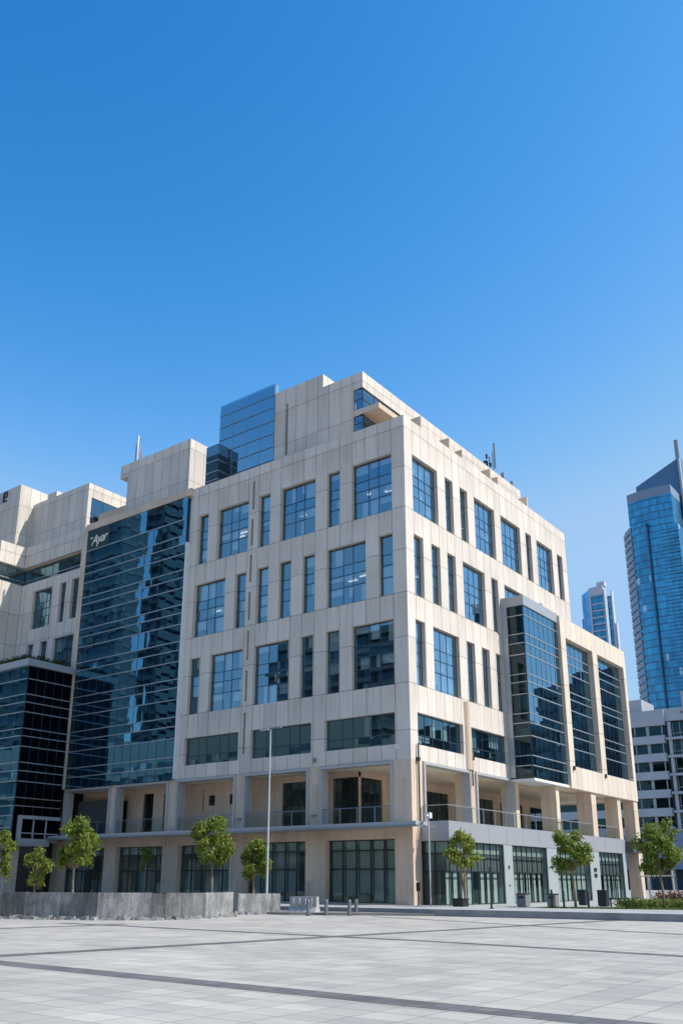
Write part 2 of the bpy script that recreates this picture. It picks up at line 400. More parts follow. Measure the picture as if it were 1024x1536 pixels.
def railing(P, pts, z0, z1, step=1.25):
    post = MB(); gl = MB()
    for (x0,y0), (x1,y1) in zip(pts[:-1], pts[1:]):
        L = math.hypot(x1-x0, y1-y0); n = max(1, round(L/step))
        for i in range(n+1):
            x = x0+(x1-x0)*i/n; y = y0+(y1-y0)*i/n
            post.box(x-.025, x+.025, y-.025, y+.025, z0, z1-.02)
            if i < n:
                a = ((x1-x0)/n, (y1-y0)/n)
                gl.quad((x+a[0]*.04, y+a[1]*.04, z0+.06), (x+a[0]*.96, y+a[1]*.96, z0+.06), (x+a[0]*.96, y+a[1]*.96, z1-.08), (x+a[0]*.04, y+a[1]*.04, z1-.08))
        post.tube([(x0,y0,z1),(x1,y1,z1)], .03, 6)
    o = post.build('railing', GREYM, P); gl.build('glass_panel', GLASS_R, o, recalc=False)
for a, b in opens: railing(B, [(-a-.02,.12), (-b+.02,.12)], 4.44, 5.38)

# -------- balcony storey: right colonnade
cols_r = [(-1.0,-.004,6.75,7.55,1), (-.85,.22,12.78,13.3,0), (.35,1.5,16.5,17.05,0), (.6,1.78,22.3,23.2,0), (.7,1.75,27.8,28.5,0), (.95,1.84,31.3,32.25,0)]
for x0, x1, y0, y1, t in cols_r:
    mb = MB(); mb.box(x0, x1, y0, y1, 4.46, 7.79); mb.build('column', STONE_P, B)
for a, b in ((1.4,6.7),(7.72,12.6)):
    mb = MB()
    mb.box(-.5, .12, a-.16, a, 4.46, 7.93); mb.box(-.5, .12, b, b+.12, 4.46, 7.93); mb.box(-.5, .117, a-.003, b+.003, 7.77, 7.927)
    mb.build('opening_trim', TRIM, B)
mb = MB(); mb.box(-.6, -.01, 12.9, 32, 7.76, 7.95); mb.build('beam', STONE_P, B)
mb = MB(); mb.tube([(-.12,6.8,7.97),(-.12,6.8,12.3)], .36, 16); mb.build('half_column', STONE_P, B)
# downpipes on the corner and the left end
mb = MB(); mb.tube([(.12,.62,4.5),(.12,.62,8.9)], .05, 8); mb.box(.003,.2,.52,.72,7.9,8.1); mb.build('downpipe', BROWN, B)
mb = MB(); mb.tube([(.1,7.1,7.0),(.1,7.1,9.3)], .05, 8); mb.box(.003,.22,6.98,7.22,8.6,8.85); mb.build('downpipe', BROWN, B)
mb = MB(); mb.box(-.95,-.8,-.2,-.003,8.55,8.85); mb.build('security_camera', WHITEM, B)
mb = MB(); mb.box(-7.05,-6.88,-.18,-.003,8.25,8.5); mb.build('wall_lamp', GREYM, B)
mb = MB(); mb.box(-7.16,-6.84,-.16,.02,5.0,5.08); mb.box(-13.35,-13.0,-.16,.02,5.0,5.08); mb.build('wall_bracket', GREYM, B)

# -------- glass podium at the right (shopfront under the balcony)
PX, PY, PE = 1.8, .9, 28.6
mb = MB()
mb.box(.01, PX, PY, PY+.15, 3.42, 4.5); mb.box(PX-.15, PX, PY+.152, PE, 3.42, 4.5); mb.box(.01, PX-.152, PE-.15, PE-.002, 3.42, 4.5)
mb.build('fascia', ALU, B)
mb = MB()
for y in (3.41,5.65,7.97,10.3,12.6,15.0,17.3,19.6,22.0,24.3,26.6): mb.box(PX-.01, PX+.004, y-.012, y+.012, 3.43, 4.49)
mb.build('fascia_joint', GREYM, B)
mb = MB(); mb.box(.01, PX-.16, PY+.16, PE-.16, 4.2, 4.47); mb.build('podium_roof', DECK, B)
FP = frame_x(PX-.12); FPL = frame_y(PY+.1)
pill = [(7.5,8.65),(13.75,15.3),(21.1,22.9),(27.9,28.55)]
for a, b in pill:
    mb = MB(); mb.box(PX-.5, PX-.02, a, b, -.28, 3.41); mb.build('pillar', ALUW, B)
segs = [(1.1,7.5),(8.65,13.75),(15.3,21.1),(22.9,27.9)]
RF = (0,.19,.47,1)
for k, (a, b) in enumerate(segs):
    n = 7 if k else 8
    window(B, FP, a, b, -.02, 3.41, dg=0, cols=tuple(i/n for i in range(n+1)), rowf=RF, spand=(), blinds=False, gmat=GLASS_S, fmat=FRAMED, mu=.06)
window(B, FPL, -PX+.14, -.02, -.02, 3.41, dg=0, cols=(0,.52,1), rowf=RF, spand=(), blinds=False, gmat=GLASS_S, fmat=FRAMED, mu=.06)
mb = MB()
for a, b in segs:                                       # pale clerestory blinds, dark band, curtains below
    mb.cur = 0; mb.box(PX-.34, PX-.32, a+.05, b-.05, 2.80, 3.38)
    mb.cur = 1; mb.box(PX-.34, PX-.32, a+.02, b-.02, 1.82, 2.74)
    mb.cur = 0; n = int((b-a)/.75)
    for i in range(n):
        if rnd.random() < .9:
            y = a+(b-a)*i/n; mb.box(PX-.46, PX-.44, y+.06, y+rnd.uniform(.45,.7), .05, 1.78)
mb.cur = 1; mb.box(.1, PX-.36, PY+.3, PY+.32, 1.82, 2.74); mb.cur = 0; mb.box(.1, PX-.36, PY+.3, PY+.32, 2.8, 3.38)
mb.build('shop_curtain', [CURT, ROOMD], B)
mb = MB(); mb.box(-2.2, -2.1, 1.4, PE, -.2, 4.1); mb.box(-2.1, PX-.5, PE-.3, PE-.2, -.2, 4.1); mb.build('shop_interior', ROOMD, B)
mb = MB(); mb.box(PX-.02, PX+.02, 8.0, 8.12, 2.0, 2.2); mb.box(PX-.02, PX+.02, 8.0, 8.1, 1.0, 1.08); mb.build('wall_light', GREYD, B)
mb = MB()
for z in (2.0, 1.6): mb.box(PX-.02, PX+.03, 21.7, 22.2, z, z+.25)
mb.build('wall_light', GREYD, B)
railing(B, [(.1,1.0),(1.65,1.0),(1.65,28.5)], 4.46, 5.38, 1.45)
mb = MB(); mb.box(-.4,2.4,28.65,31.4,3.5,4.35); mb.build('side_canopy', plain('dark_canopy',(.07,.07,.07),.6), B)
mb = MB(); mb.box(.95, 1.86, 31.3, 32.25, -.3, 4.44); mb.box(-2,-1.2,30.0,31.0,-.3,4.44); mb.build('column', STONE_P, B)

# -------- right wing: glass bay and framed curtain walls
WX, BX, BY = 1.92, 1.66, 12.62
FW = frame_x(WX)
gw = [(19.35,24.7,9.3,19.05),(25.72,31.7,9.3,19.05)]
mb = MB(); wall(mb, FW, 18.4, 32.3, 7.7, 20.6, gw, .55)
mb.box(-6, WX-.56, 31.9, 32.29, 7.7, 20.6); mb.box(-6, WX-.56, 18.41, 18.8, 20.0, 20.58); mb.build('wing_wall', STONE_W, B)
mb = MB(); mb.box(-6, WX-.56, 18.8, 31.9, 19.6, 19.8); mb.box(-6, WX-.56, 18.8, 31.9, 7.95, 8.1); mb.box(-6,-5.9,18.8,31.9,8.1,19.6)
for k in range(4): mb.box(-5.9, WX-.75, 18.9, 31.8, 8.5+2.8*k, 8.8+2.8*k)
mb.build('wing_interior', ROOMD, B)
rails = [19.3,17.95,17.28,16.46,15.06,14.5,13.65,12.3,11.65,10.75,9.42,8.75]
def curtain(P, F, u0, u1, z0, z1, rails, ncol, gm, name='curtain_wall', dg=.3, rm=None, backs=True, jit=.002, cm=None, thin=.03):
    fr = MB()
    for z in rails:
        if z0+.1 < z < z1-.1: fr.fbox(F, u0+.01, u1-.01, dg-.055, dg+.03, z-thin, z+thin)
    fr.cur = 1
    for i in range(ncol+1):
        u = u0+(u1-u0)*i/ncol
        fr.fbox(F, max(u0+.004,u-.018), min(u1-.004,u+.018), dg-.012, dg+.032, z0+.004, z1-.004)
    o = fr.build(name, [rm or RAILM, cm or FRAMEM], P)
    pm = MB(); zz = [z0] + sorted(z for z in rails if z0+.1 < z < z1-.1) + [z1]
    for i in range(ncol):
        for j in range(len(zz)-1):
            pane_quad(pm, F, u0+(u1-u0)*i/ncol, u0+(u1-u0)*(i+1)/ncol, zz[j], zz[j+1], dg, jit)
    pm.build('pane', gm, o, recalc=False)
    if backs:
        bk = MB()
        for j in range(len(zz)-1):
            if zz[j+1]-zz[j] < .75: bk.fbox(F, u0+.02, u1-.02, dg+.1, dg+.14, zz[j]+.02, zz[j+1]-.02)
            else:
                for i in range(ncol):
                    if rnd.random() < .28:
                        a = u0+(u1-u0)*i/ncol; b = u0+(u1-u0)*(i+1)/ncol; h = (zz[j+1]-zz[j])
                        bk.cur = 1; bk.fbox(F, a+.05, b-.05, dg+.16, dg+.18, zz[j+1]-h*rnd.uniform(.3,1)+.02, zz[j+1]-.03); bk.cur = 0
        if bk.v: bk.build('spandrel', [SPAND, BLIND], o)
    return o
for a, b, c, d in gw: curtain(B, FW, a, b, c, d, rails, 6 if b-a < 5.6 else 7, GLASS_BF, dg=.45)
FBY = frame_x(BX); FBL = frame_y(BY)
curtain(B, FBY, BY, 18.38, 7.9, 20.0, rails, 7, GLASS_BF, dg=0)
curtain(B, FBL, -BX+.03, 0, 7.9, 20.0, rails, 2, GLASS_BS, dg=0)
mb = MB(); mb.box(.003, BX+.1, BY-.1, 18.39, 20.02, 20.75); mb.build('bay_cap', ALU, B)
mb = MB(); mb.box(.003, BX+.12, BY-.05, 18.39, 7.72, 7.88); mb.build('bay_base', WHITEM, B)
mb = MB(); mb.box(-.003, .45, 12.46, 12.6, 7.97, 20.0); mb.build('bay_side_pier', ALU, B)
mb = MB(); mb.box(-2.4,-2.3,BY,18.4,7.95,20); 
for k in range(5): mb.box(-2.3, BX-.2, BY+.15, 18.35, 8.5+2.8*k, 8.8+2.8*k)
mb.build('wing_interior', ROOMD, B)
mb = MB(); mb.tube([(.9,17.2,20.75),(.9,17.2,21.15)], .12, 8); mb.tube([(.9,17.2,21.2),(.9,17.5,21.35)], .2, 8); mb.build('floodlight', GREYM, B)
mb = MB()
for y in (18.9, 25.1): mb.box(WX+.003, WX+.14, y, y+.16, 9.0, 9.3)
mb.build('wall_lamp', GREYD, B)
for (x,y,z) in ((.6,21.5,9.9),): 
    mb = MB(); mb.box(x-.1,x+.1,y-.1,y+.1,z,z+.1); mb.build('ceiling_light', LIGHT, B)

# -------- tall teal curtain wall
FC = frame_y(-.3)
crails = [27.54,26.21,25.52,24.72,23.44,22.83,22.0,20.7,20.06,19.2,17.9,17.24,16.4,15.1,14.46,13.6,12.33,11.66,10.8,9.5,8.8]
curtain(B, FC, 19.32, 31.3, 7.95, 29.4, crails, 13, GLASS_C, dg=0, backs=False)
mb = MB()
mb.box(-31.32, -19.3, .15, .2, 7.95, 29.5); mb.build('curtain_backing', plain('curtain_back', (.045,.105,.155), .7, 0, .5, .6), B)
mb = MB(); mb.box(-31.6, -19.0, -.34, .3, 29.42, 30.02); mb.build('curtain_frame', STONE_P, B)
mb = MB(); mb.box(-19.30, -19.12, -.34, -.003, 7.96, 25.6); mb.build('curtain_sunlit_edge', WHITEM, B)  # white strip painted as the sunlit edge, stopped short where shade begins
mb = MB(); mb.box(-32.0, -31.34, -.3, .4, 7.95, 29.41); mb.build('curtain_side', STONE_P, B)
# script sign on the top left panes
cu = bpy.data.curves.new('sign', 'FONT'); cu.body = 'Ayar'; cu.size = 1.15; cu.shear = .35; cu.extrude = .02; cu.offset = .012; cu.space_character = .85
tmp = bpy.data.objects.new('sign', cu); COL.objects.link(tmp)
bpy.context.view_layer.update()
me = bpy.data.meshes.new_from_object(tmp.evaluated_get(bpy.context.evaluated_depsgraph_get()))
COL.objects.unlink(tmp); bpy.data.objects.remove(tmp)
so = bpy.data.objects.new('sign_lettering', me); COL.objects.link(so); so.parent = B
me.materials.clear(); me.materials.append(plain('sign_cream', (.75,.70,.58), .5))
so.location = (-30.65, -.36, 27.95); so.rotation_euler = (R(90), R(-4), 0)
mb = MB(); mb.box(-30.9,-30.55,-.345,-.335,28.55,28.7); mb.box(-30.35,-30.1,-.345,-.335,28.3,28.42); mb.build('sign_mark', plain('sign_cream2', (.55,.52,.45), .5), B)
mb = MB(); mb.box(-31.25,-28.45,-.325,-.315,27.6,29.38); mb.build('sign_panel', plain('sign_dark', (.012,.03,.03), .4), B)

# -------- roof storey: penthouse
PY0, PXR = 1.47, -4.21
mb = MB()
wall(mb, frame_y(PY0), 4.21, 12.3, 28.5, 35.55, [(4.21,5.0,31.0,32.2),(4.21,5.0,32.64,34.3),(11.0,11.2,31.1,35.4)], .35, True)
wall(mb, frame_x(PXR), PY0+.004, 26.5, 28.5, 35.55, [(PY0,7.5,31.0,32.2),(PY0,7.5,32.64,34.3)], .35)
mb.box(-12.3, PXR-.4, 26.1, 26.498, 28.5, 35.55); mb.box(-12.3, -7.7, PY0, 2.9, 35.553, 36.62)
mb.build('penthouse_wall', STONE, B)
mb = MB(); mb.box(-12.3, PXR-.36, PY0+.36, 26.1, 35.2, 35.4); mb.build('penthouse_roof', DECK, B)
mb = MB(); mb.box(-5.0, -2.85, PY0-.004, 9.0, 32.22, 32.62); mb.build('penthouse_ledge', STONE_P, B)
mb = MB(); mb.fbox(frame_y(PY0), 10.9, 11.3, .2, .3, 31, 35.5); mb.build('slit_recess', BROWN, B)
for za, zb in ((31.0,32.2),(32.64,34.3)):
    window(B, frame_y(PY0), 4.24, 5.0, za, zb, dg=.1, cols=(0,1), rowf=(0,.5,1), spand=(), blinds=False)
    window(B, frame_x(PXR), PY0+.1, 7.5, za, zb, dg=.1, cols=(0,.25,.5,.75,1), rowf=(0,.5,1), spand=(), blinds=False)
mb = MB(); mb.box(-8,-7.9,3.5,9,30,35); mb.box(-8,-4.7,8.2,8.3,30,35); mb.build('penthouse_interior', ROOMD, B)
# glazed screen
curtain(B, frame_y(PY0), 12.32, 18.05, 28.5, 37.55, [36.55,35.5,34.4,33.3,32.2,31.1,30.0], 4, glass('screen_glass', (.46,.66,.78), .58, (.50,.65,.72)), name='glass_screen', dg=.0, rm=plain('screen_joint',(.24,.37,.48),.4,.2), cm=plain('screen_joint',(.24,.37,.48),.4,.2), thin=.014, backs=False)
mb = MB(); mb.box(-18.05,-12.32,PY0+.1,PY0+.38,28.5,37.5); mb.build('screen_back', plain('screen_back',(.16,.30,.42),.4,.2), B)
mb = MB(); mb.prism([(-18.3,.4),(-16.98,.4),(-16.98,1.45),(-18.3,1.45)], 28.5, 33.45); lb = mb.build('dark_bay', plain('dark_bay_glass',(.012,.03,.045),.08,.1), B)
for z in (29.6,30.5,31.2,32.1):
    mb = MB(); mb.box(-18.32,-16.96,.38,1.44,z-.03,z+.03); mb.build('bay_rail', RAILM, lb)
mb = MB(); mb.box(-18.31,-16.97,.39,1.44,32.6,33.47); mb.build('bay_crown', plain('bay_crown',(.10,.24,.34),.15,.3), lb)
# left roof block
mb = MB(); mb.prism([(-29.9,PY0),(-21.3,PY0),(-21.3,4.2),(-29.9,4.2)], 34.5, 35.72); mb.prism([(-28.9,PY0+.003),(-21.303,PY0+.003),(-21.303,4.19),(-28.9,4.19)], 28.4, 34.497); mb.build('roof_block_wall', STONE, B)
mb = MB(); mb.box(-29.6,-28.92,2.2,2.25,31,34.4); mb.build('roof_block_glass', GLASS, B)
# block P with strip window, block Q, terrace parapet, lower wall
PXX = -34.2
mb = MB()
wall(mb, frame_y(PY0), 34.2, 42.4, 28.3, 35.4, [(41.0,41.6,29.3,30.6)], .35, True)
wall(mb, frame_x(PXX), PY0+.004, 9, 28.3, 35.4, [(1.85,8.9,31.6,34.1)], .35)
mb.box(-40.4,-39.0,PY0+.001,2.9,35.403,35.9); mb.build('roof_block_wall', STONE, B)
window(B, frame_x(PXX), 1.85, 8.9, 31.6, 34.1, dg=.1, cols=tuple(i/5 for i in range(6)), rowf=(0,.6,1), spand=(), blinds=False)
mb = MB(); mb.box(-42,-35,4,4.1,28.3,35); mb.box(-42,-34.6,2,9,35.0,35.2); mb.build('roof_deck', ROOMD, B)
mb = MB(); mb.box(-34,-29.95,2.6,9,32.0,32.6); mb.build('roof_slab', STONE_P, B)
mb = MB(); mb.box(-58,-42.4,-.14,9,28.2,36.93); mb.build('roof_block_wall', STONE, B)
mb = MB(); mb.cur = 0; mb.box(-47.2,-45.2,-.22,-.143,35.7,36.8); mb.cur = 1
for (x0,x1,z0,z1) in ((-45.05,-44.95,35.75,36.75),(-44.95,-44.5,36.65,36.75),(-44.6,-44.5,36.2,36.65),(-44.95,-44.5,36.15,36.25),(-44.95,-44.5,35.75,35.83),(-46.2,-45.9,35.85,36.2)): mb.box(x0,x1,-.26,-.225 if x0 < -45.1 else -.143,z0,z1)
mb.build('roof_sign', [plain('sign_grey',(.42,.42,.44),.5), GREYD], B)
mb = MB()
mb.box(-40.6,-31.95,0,.3,28.15,30.1); mb.box(-40.9,-40.6,-2.57,.3,28.15,30.1); mb.box(-58,-40.9,-2.57,-2.27,28.15,30.1); mb.build('terrace_parapet', STONE, B)
mb = MB(); mb.box(-58,-41.2,-2.2,12,28.16,28.3); mb.box(-40.9,-32,.3,2,28.16,28.28); mb.build('roof_deck', SOFFIT, B)
curtain(B, frame_y(.5), 31.95, 41.0, 26.5, 28.15, [27.0], 9, GLASS_B, name='strip_window', dg=.0, backs=False)
curtain(B, frame_x(-41.1), -2.2, .5, 26.5, 28.15, [27.0], 3, GLASS_B, name='strip_window', dg=.0, backs=False)
l2 = [(36.05,38.75,22.03,25.57),(34.12,34.95,22.03,25.6),(32.22,33.35,22.1,25.65),(38.0,38.9,17.4,20.7),(36.05,37.05,17.4,20.7),(32.45,35.2,17.0,20.7)]
mb = MB(); wall(mb, FL, 32.0, 40.6, 8, 26.48, l2, .4); mb.box(-41.0,-40.602,-2.5,.4,8,26.48); mb.build('stone_wall', STONE, B)
for h in l2: window(B, FL, *h, blinds=(h[3] < 21))
mb = MB(); mb.box(-41,-32,4,4.1,8,28); mb.box(-41,-32,.5,4,23.9,24.2); mb.build('interior', ROOMD, B)
mb = MB(); mb.box(-58,-41.003,-2.5,9,8,26.47); mb.build('stone_wall', STONE, B)

# ================================================================== DARK GLASS BLOCK (left)
D = empty('glass_annex', 'low dark glass block with white transoms and planted roof at the left edge', 'building', (-31.5,-4.3,0))
def dpar(o): o.matrix_parent_inverse = Matrix.Translation((31.5,4.3,0)); return o
drails = [16.02,14.82,14.2,13.45,12.2,11.62,10.84,9.65,9.03,8.26,7.06,6.47,5.76]
DX, DY = -31.62, -4.4
class DP: pass
def curtain_d(*a, **k):
    o = curtain(D, *a, **k); dpar(o); return o
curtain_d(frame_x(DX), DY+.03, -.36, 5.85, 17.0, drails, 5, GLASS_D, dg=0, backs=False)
curtain_d(frame_y(DY), -DX+.03, 52, 3.9, 17.0, drails+[4.9], 20, GLASS_C, dg=0, backs=False)
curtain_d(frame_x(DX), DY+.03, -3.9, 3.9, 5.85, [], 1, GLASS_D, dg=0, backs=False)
mb = MB(); mb.box(-52,DX-.12,DY+.15,DY+.25,3.9,17); mb.box(DX-.2,DX-.12,DY+.25,-.36,3.9,17); dpar(mb.build('backing_wall', plain('annex_back',(.006,.012,.016),.7), D))
mb = MB(); mb.box(-52, DX+.25, DY-.25, -.36, 17.02, 17.55); dpar(mb.build('roof_slab', ALU, D))
mb = MB(); mb.box(DX-.1,DX+.2,-4.0,-3.7,3.9,5.8); mb.box(DX-.1,DX+.2,-3.7,-.36,5.55,5.8); mb.box(DX-.1,DX+.15,-3.7,-.36,3.9,4.15); 
for y in (-2.6,-1.5): mb.box(DX-.03,DX+.06,y-.05,y+.05,4.15,5.55)
mb.box(DX-.03,DX+.05,-3.7,-.36,4.5,4.58); dpar(mb.build('window_frame', TRIM, D))
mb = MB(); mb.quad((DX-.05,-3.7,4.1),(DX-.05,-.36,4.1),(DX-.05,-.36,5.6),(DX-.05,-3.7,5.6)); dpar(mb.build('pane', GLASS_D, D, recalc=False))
mb = MB(); mb.box(-52, DX+.5, DY-.6, -1.4, 3.6, 3.88); dpar(mb.build('canopy', ALU, D))
for x in (-32.3,-36.5,-41): 
    mb = MB(); mb.box(x-.5,x+.4,-4.35,-3.4,-.3,3.6); dpar(mb.build('column', STONE_P, D))
mb = MB(); mb.box(-52,-31.8,-1.2,-1.1,-.3,3.6); dpar(mb.build('shop_wall', ROOMD, D))
mb = MB()
for x in range(9): mb.box(-51+2.2*x,-49.1+2.2*x,-1.26,-1.22,-.2,2.9)
dpar(mb.build('shop_glass', GREYD, D))

# ================================================================== ROOFTOP THINGS
def antenna(label, loc, h, kind):
    a = empty('antenna_mast', label, 'antenna', loc, 0, 'rooftop antennas')
    m = MB(); m.tube([(0,0,0),(0,0,h*.75)], .04, 8); m.tube([(0,0,h*.3),(.3,0,h*.3)], .025, 6); m.build('mast', GREYM, a)
    m = MB()
    m.box(.14,.30 if kind else .26,-.08,.08,h*.18,h*1.0); m.build('panel_antenna', GREYM if kind else LAMPM, a)
    if kind:
        m = MB(); m.tube([(-.55,0,0),(-.55,0,h*.6)], .035, 8); m.tube([(-.95,0,0),(-.95,0,h*.5)], .03, 8); m.tube([(-.95,0,h*.4),(0,0,h*.4)], .025, 6); m.build('mast', GREYM, a)
        m = MB(); m.box(-.62,-.48,-.08,.08,h*.3,h*.5); m.box(-.62,-.5,-.1,.1,h*.58,h*.72); m.tube([(-.3,0,h*.2),(-.3,0,h*.62)], .05, 8); m.tube([(-.62,-.2,h*.45),(-.62,-.3,h*.45)], .14, 10); m.box(-.26,-.14,-.08,.08,h*.3,h*.4); m.build('relay_box', GREYD, a)
    return a
antenna('tall grey panel antenna with side masts on the right roof edge', (-4.5,21.8,35.45), 3.0, 1)
a = antenna('slim pale panel antenna on the left roof block', (-29.5,2.6,35.72), 3.3, 0)
m = MB()
for x, h in ((.5,2.3),(.72,1.4),(.92,1.7)): m.tube([(x,0,0),(x,0,h)], .045, 8)
m.build('mast', GREYM, a)
def small_ant(label, loc, h):
    a = empty('antenna_mast', label, 'antenna', loc, 0, 'rooftop antennas')
    m = MB(); m.tube([(0,0,0),(0,0,h)], .03, 8); m.build('mast', GREYM, a)
    m = MB(); m.box(-.14,.1,-.09,.09,h*.25,h*1.05); m.build('panel_antenna', GREYM, a)
small_ant('short box antenna next to the tall antenna on the right roof edge', (-4.45,23.6,35.45), .85)
small_ant('smallest stubby antenna, farthest along the right roof edge', (-4.45,25.4,35.45), .7)

# ================================================================== FOLIAGE
def leafmat(name, c1, c2, tl=.35):
    m, nt, b = mat(name)
    g = N(nt, 'ShaderNodeNewGeometry')
    o = objc(nt)
    f = mth(nt, 'MULTIPLY_ADD', g.outputs['Random Per Island'], .6, mth(nt, 'MULTIPLY', noise(nt, o, 1.6, 2), .4))
    c = mixc(nt, f, c1, c2)
    nt.links.new(c, b.inputs['Base Color']); b.inputs['Roughness'].default_value = .55; b.inputs['Specular IOR Level'].default_value = .35
    t = N(nt, 'ShaderNodeBsdfTranslucent'); nt.links.new(mixc(nt, .5, c, (.22,.30,.03)), t.inputs['Color'])
    mx = N(nt, 'ShaderNodeMixShader'); mx.inputs[0].default_value = tl
    nt.links.new(b.outputs[0], mx.inputs[1]); nt.links.new(t.outputs[0], mx.inputs[2])
    nt.links.new(mx.outputs[0], nt.nodes['Material Output'].inputs[0])
    return m
LEAF = leafmat('tree_leaves', (.08,.125,.018), (.27,.32,.05))
LEAF2 = leafmat('young_leaves', (.13,.17,.025), (.36,.39,.07))
SHRUB = leafmat('shrub_leaves', (.07,.11,.018), (.24,.28,.045))
DARKL = leafmat('roof_shrub_leaves', (.035,.045,.015), (.12,.11,.035))
REDL = leafmat('red_leaves', (.10,.02,.025), (.22,.06,.05))
BARK = plain('bark', (.24,.18,.12), .9, 0, .25, 6, .4)

def leaves(mb, c, rad, n, size, r, flat=1.0):
    for _ in range(n):
        v = Vector((r.gauss(0,1), r.gauss(0,1), r.gauss(0,1))).normalized()
        k = r.random()**.45
        p = Vector(c) + Vector((v.x*rad[0], v.y*rad[1], v.z*rad[2]))*k
        nrm = (v + Vector((r.gauss(0,.6), r.gauss(0,.6), r.gauss(.35,.6)))).normalized()
        t = nrm.cross(Vector((r.gauss(0,1), r.gauss(0,1), r.gauss(-.3,1)))).normalized(); b = nrm.cross(t)
        L = size*r.uniform(.65,1.3); W = L*r.uniform(.38,.55)
        tip = p+t*L - nrm*L*.15
        mb.quad(p-t*L*.25, p+b*W*.5+t*L*.3, tip, p-b*W*.5+t*L*.3)

def make_tree(name, label, loc, H, crown, lumps, seed, leaf=LEAF, nl=1.0, group='young street trees', lean=(0,0), size=.18):
    r = random.Random(seed)
    t = empty(name, label, 'tree', loc, 0, group)
    cx, cz, rx, rz = 0, crown[0], crown[1]*1.12, crown[2]*.97
    tm = MB()
    top = Vector((lean[0], lean[1], cz+rz*.3))
    pts = [Vector((0,0,-.05)), Vector((lean[0]*.25+.03,lean[1]*.2,cz*.3)), Vector((lean[0]*.5-.02,lean[1]*.5,(cz-rz)*.95)), top]
    tm.tube(pts, [.075,.06,.05,.02], 9)
    cl = []
    for i in range(lumps):
        a = r.uniform(0,6.283); z = -.8+1.62*((i+r.random())/lumps); q = math.sqrt(max(0, 1-z*z))*r.uniform(.35,.84)
        cl.append(Vector((lean[0]+rx*q*math.cos(a), lean[1]+rx*q*math.sin(a), cz+rz*z)))
    for c in cl[:10]:
        s = Vector((lean[0]*.6, lean[1]*.6, max(cz-rz*1.0, c.z-rz*.8))); mid = (s+c)/2 + Vector((0,0,.06))
        tm.tube([s, mid, c], [.03,.02,.008], 6)
    tm.build('trunk', BARK, t, smooth=True)
    cm = MB()
    for c in cl:
        s = r.uniform(.22,.46)
        leaves(cm, c, (rx*s,rx*s,rz*s*.85), int(170*nl*r.uniform(.35,1.5)*(s/.36)**2), size*.95, r)
    for c in cl[::2]:                                    # a few stray sprigs break the outline
        leaves(cm, Vector((lean[0],lean[1],cz)) + (c-Vector((lean[0],lean[1],cz)))*1.25, (.16,.16,.22), int(16*nl), size, r)
    cm.build('crown', leaf, t, recalc=False)
    return t
P0 = -.3
make_tree('street_tree', 'leafy tree behind the grey wall, second to the left of the tall lamp post', (-8.24,-7.29,P0), 5, (3.65,1.12,1.35), 26, 3, LEAF, 1.15)
make_tree('street_tree', 'small dense tree touching the left side of the tall lamp post', (-8.0,-4.2,P0), 4, (2.75,.82,1.1), 18, 11, LEAF, 1.05)
make_tree('street_tree', 'broad tree behind the grey wall, in front of the teal curtain wall', (-11.62,-13.8,P0), 5, (3.35,1.12,1.32), 26, 5, LEAF, 1.15, size=.19)
make_tree('street_tree', 'thin airy sapling with loose tiers behind the left end of the grey wall', (-14.64,-13.9,P0), 4, (2.15,.62,1.05), 13, 8, LEAF2, .55, size=.17)
make_tree('street_tree', 'tree cut off by the left edge of the picture', (-16.05,-15.2,P0), 4, (2.75,.72,1.3), 16, 21, LEAF, .9)
make_tree('street_tree', 'loose young tree with forked trunk in a black pot at the shopfront corner', (3.1,-.4,.32), 4, (2.55,.86,1.0), 17, 14, LEAF2, .62, lean=(.1,.05), size=.2)
make_tree('street_tree', 'round headed tree on the lawn strip in front of the last shopfront pillars', (8.47,1.76,0), 4, (2.75,.92,1.05), 20, 17, LEAF, .95, lean=(-.1,0))
make_tree('street_tree', 'large full tree growing out of the hedge bed at the right edge', (12.17,4.0,0), 5, (2.95,1.12,1.42), 28, 19, LEAF, 1.15, lean=(-.05,0))
make_tree('street_tree', 'yellowing tree half hidden behind the large tree at the right edge', (13.2,9.6,0), 5, (3.0,1.4,1.35), 22, 23, leafmat('autumn_leaves', (.10,.10,.02), (.26,.21,.04)), .95)
make_tree('street_tree', 'little sprig of a tree between two ground floor piers under the curtain wall', (-19.8,-1.8,0), 3, (2.6,.5,.75), 8, 29, LEAF, .5, size=.2)

def shrub(name, label, cat, boxes, mat_, n, seed, size=.14, group=None):
    r = random.Random(seed); m = MB()
    for (c, rad, k) in boxes: leaves(m, c, rad, int(n*k), size, r)
    o = m.build(name, mat_, None, recalc=False); return tag(o, label, cat, group)
shrub('roof_shrub', 'dark straggly shrub along the roof of the dark glass block', 'plant', [((-32.2-.05*i*8, -4.0+.06*(i%2), 17.7+.12*((i*7)%3)), (.55,.4,.32), 1) for i in range(14)] + [((-31.9,-3.6+.45*i,17.65+.1*((i*5)%3)),(.4,.4,.26),1) for i in range(7)], DARKL, 130, 4, .17)
shrub('roof_shrub', 'low brown green shrub showing over the roof edge of the right wing', 'plant', [((1.2,26.4+.5*i,20.55+.1*((i*3)%3)), (.35,.4,.32), 1) for i in range(12)], DARKL, 110, 5, .17)
shrub('hedge', 'low clipped green hedge at the foot of the large right tree', 'hedge', [((10.2+.42*i,3.9+.32*i+.15*(i%3),.22),(.42,.5,.3),1) for i in range(12)] + [((9.7+.5*i,5.0+.25*i,.2),(.5,.5,.26),1) for i in range(8)], SHRUB, 260, 6, .11)
shrub('hedge', 'dark red leaved shrub behind the green hedge', 'hedge', [((9.9+.35*i,10.4+.2*i,.45),(.42,.5,.42),1) for i in range(7)], REDL, 280, 9, .12)

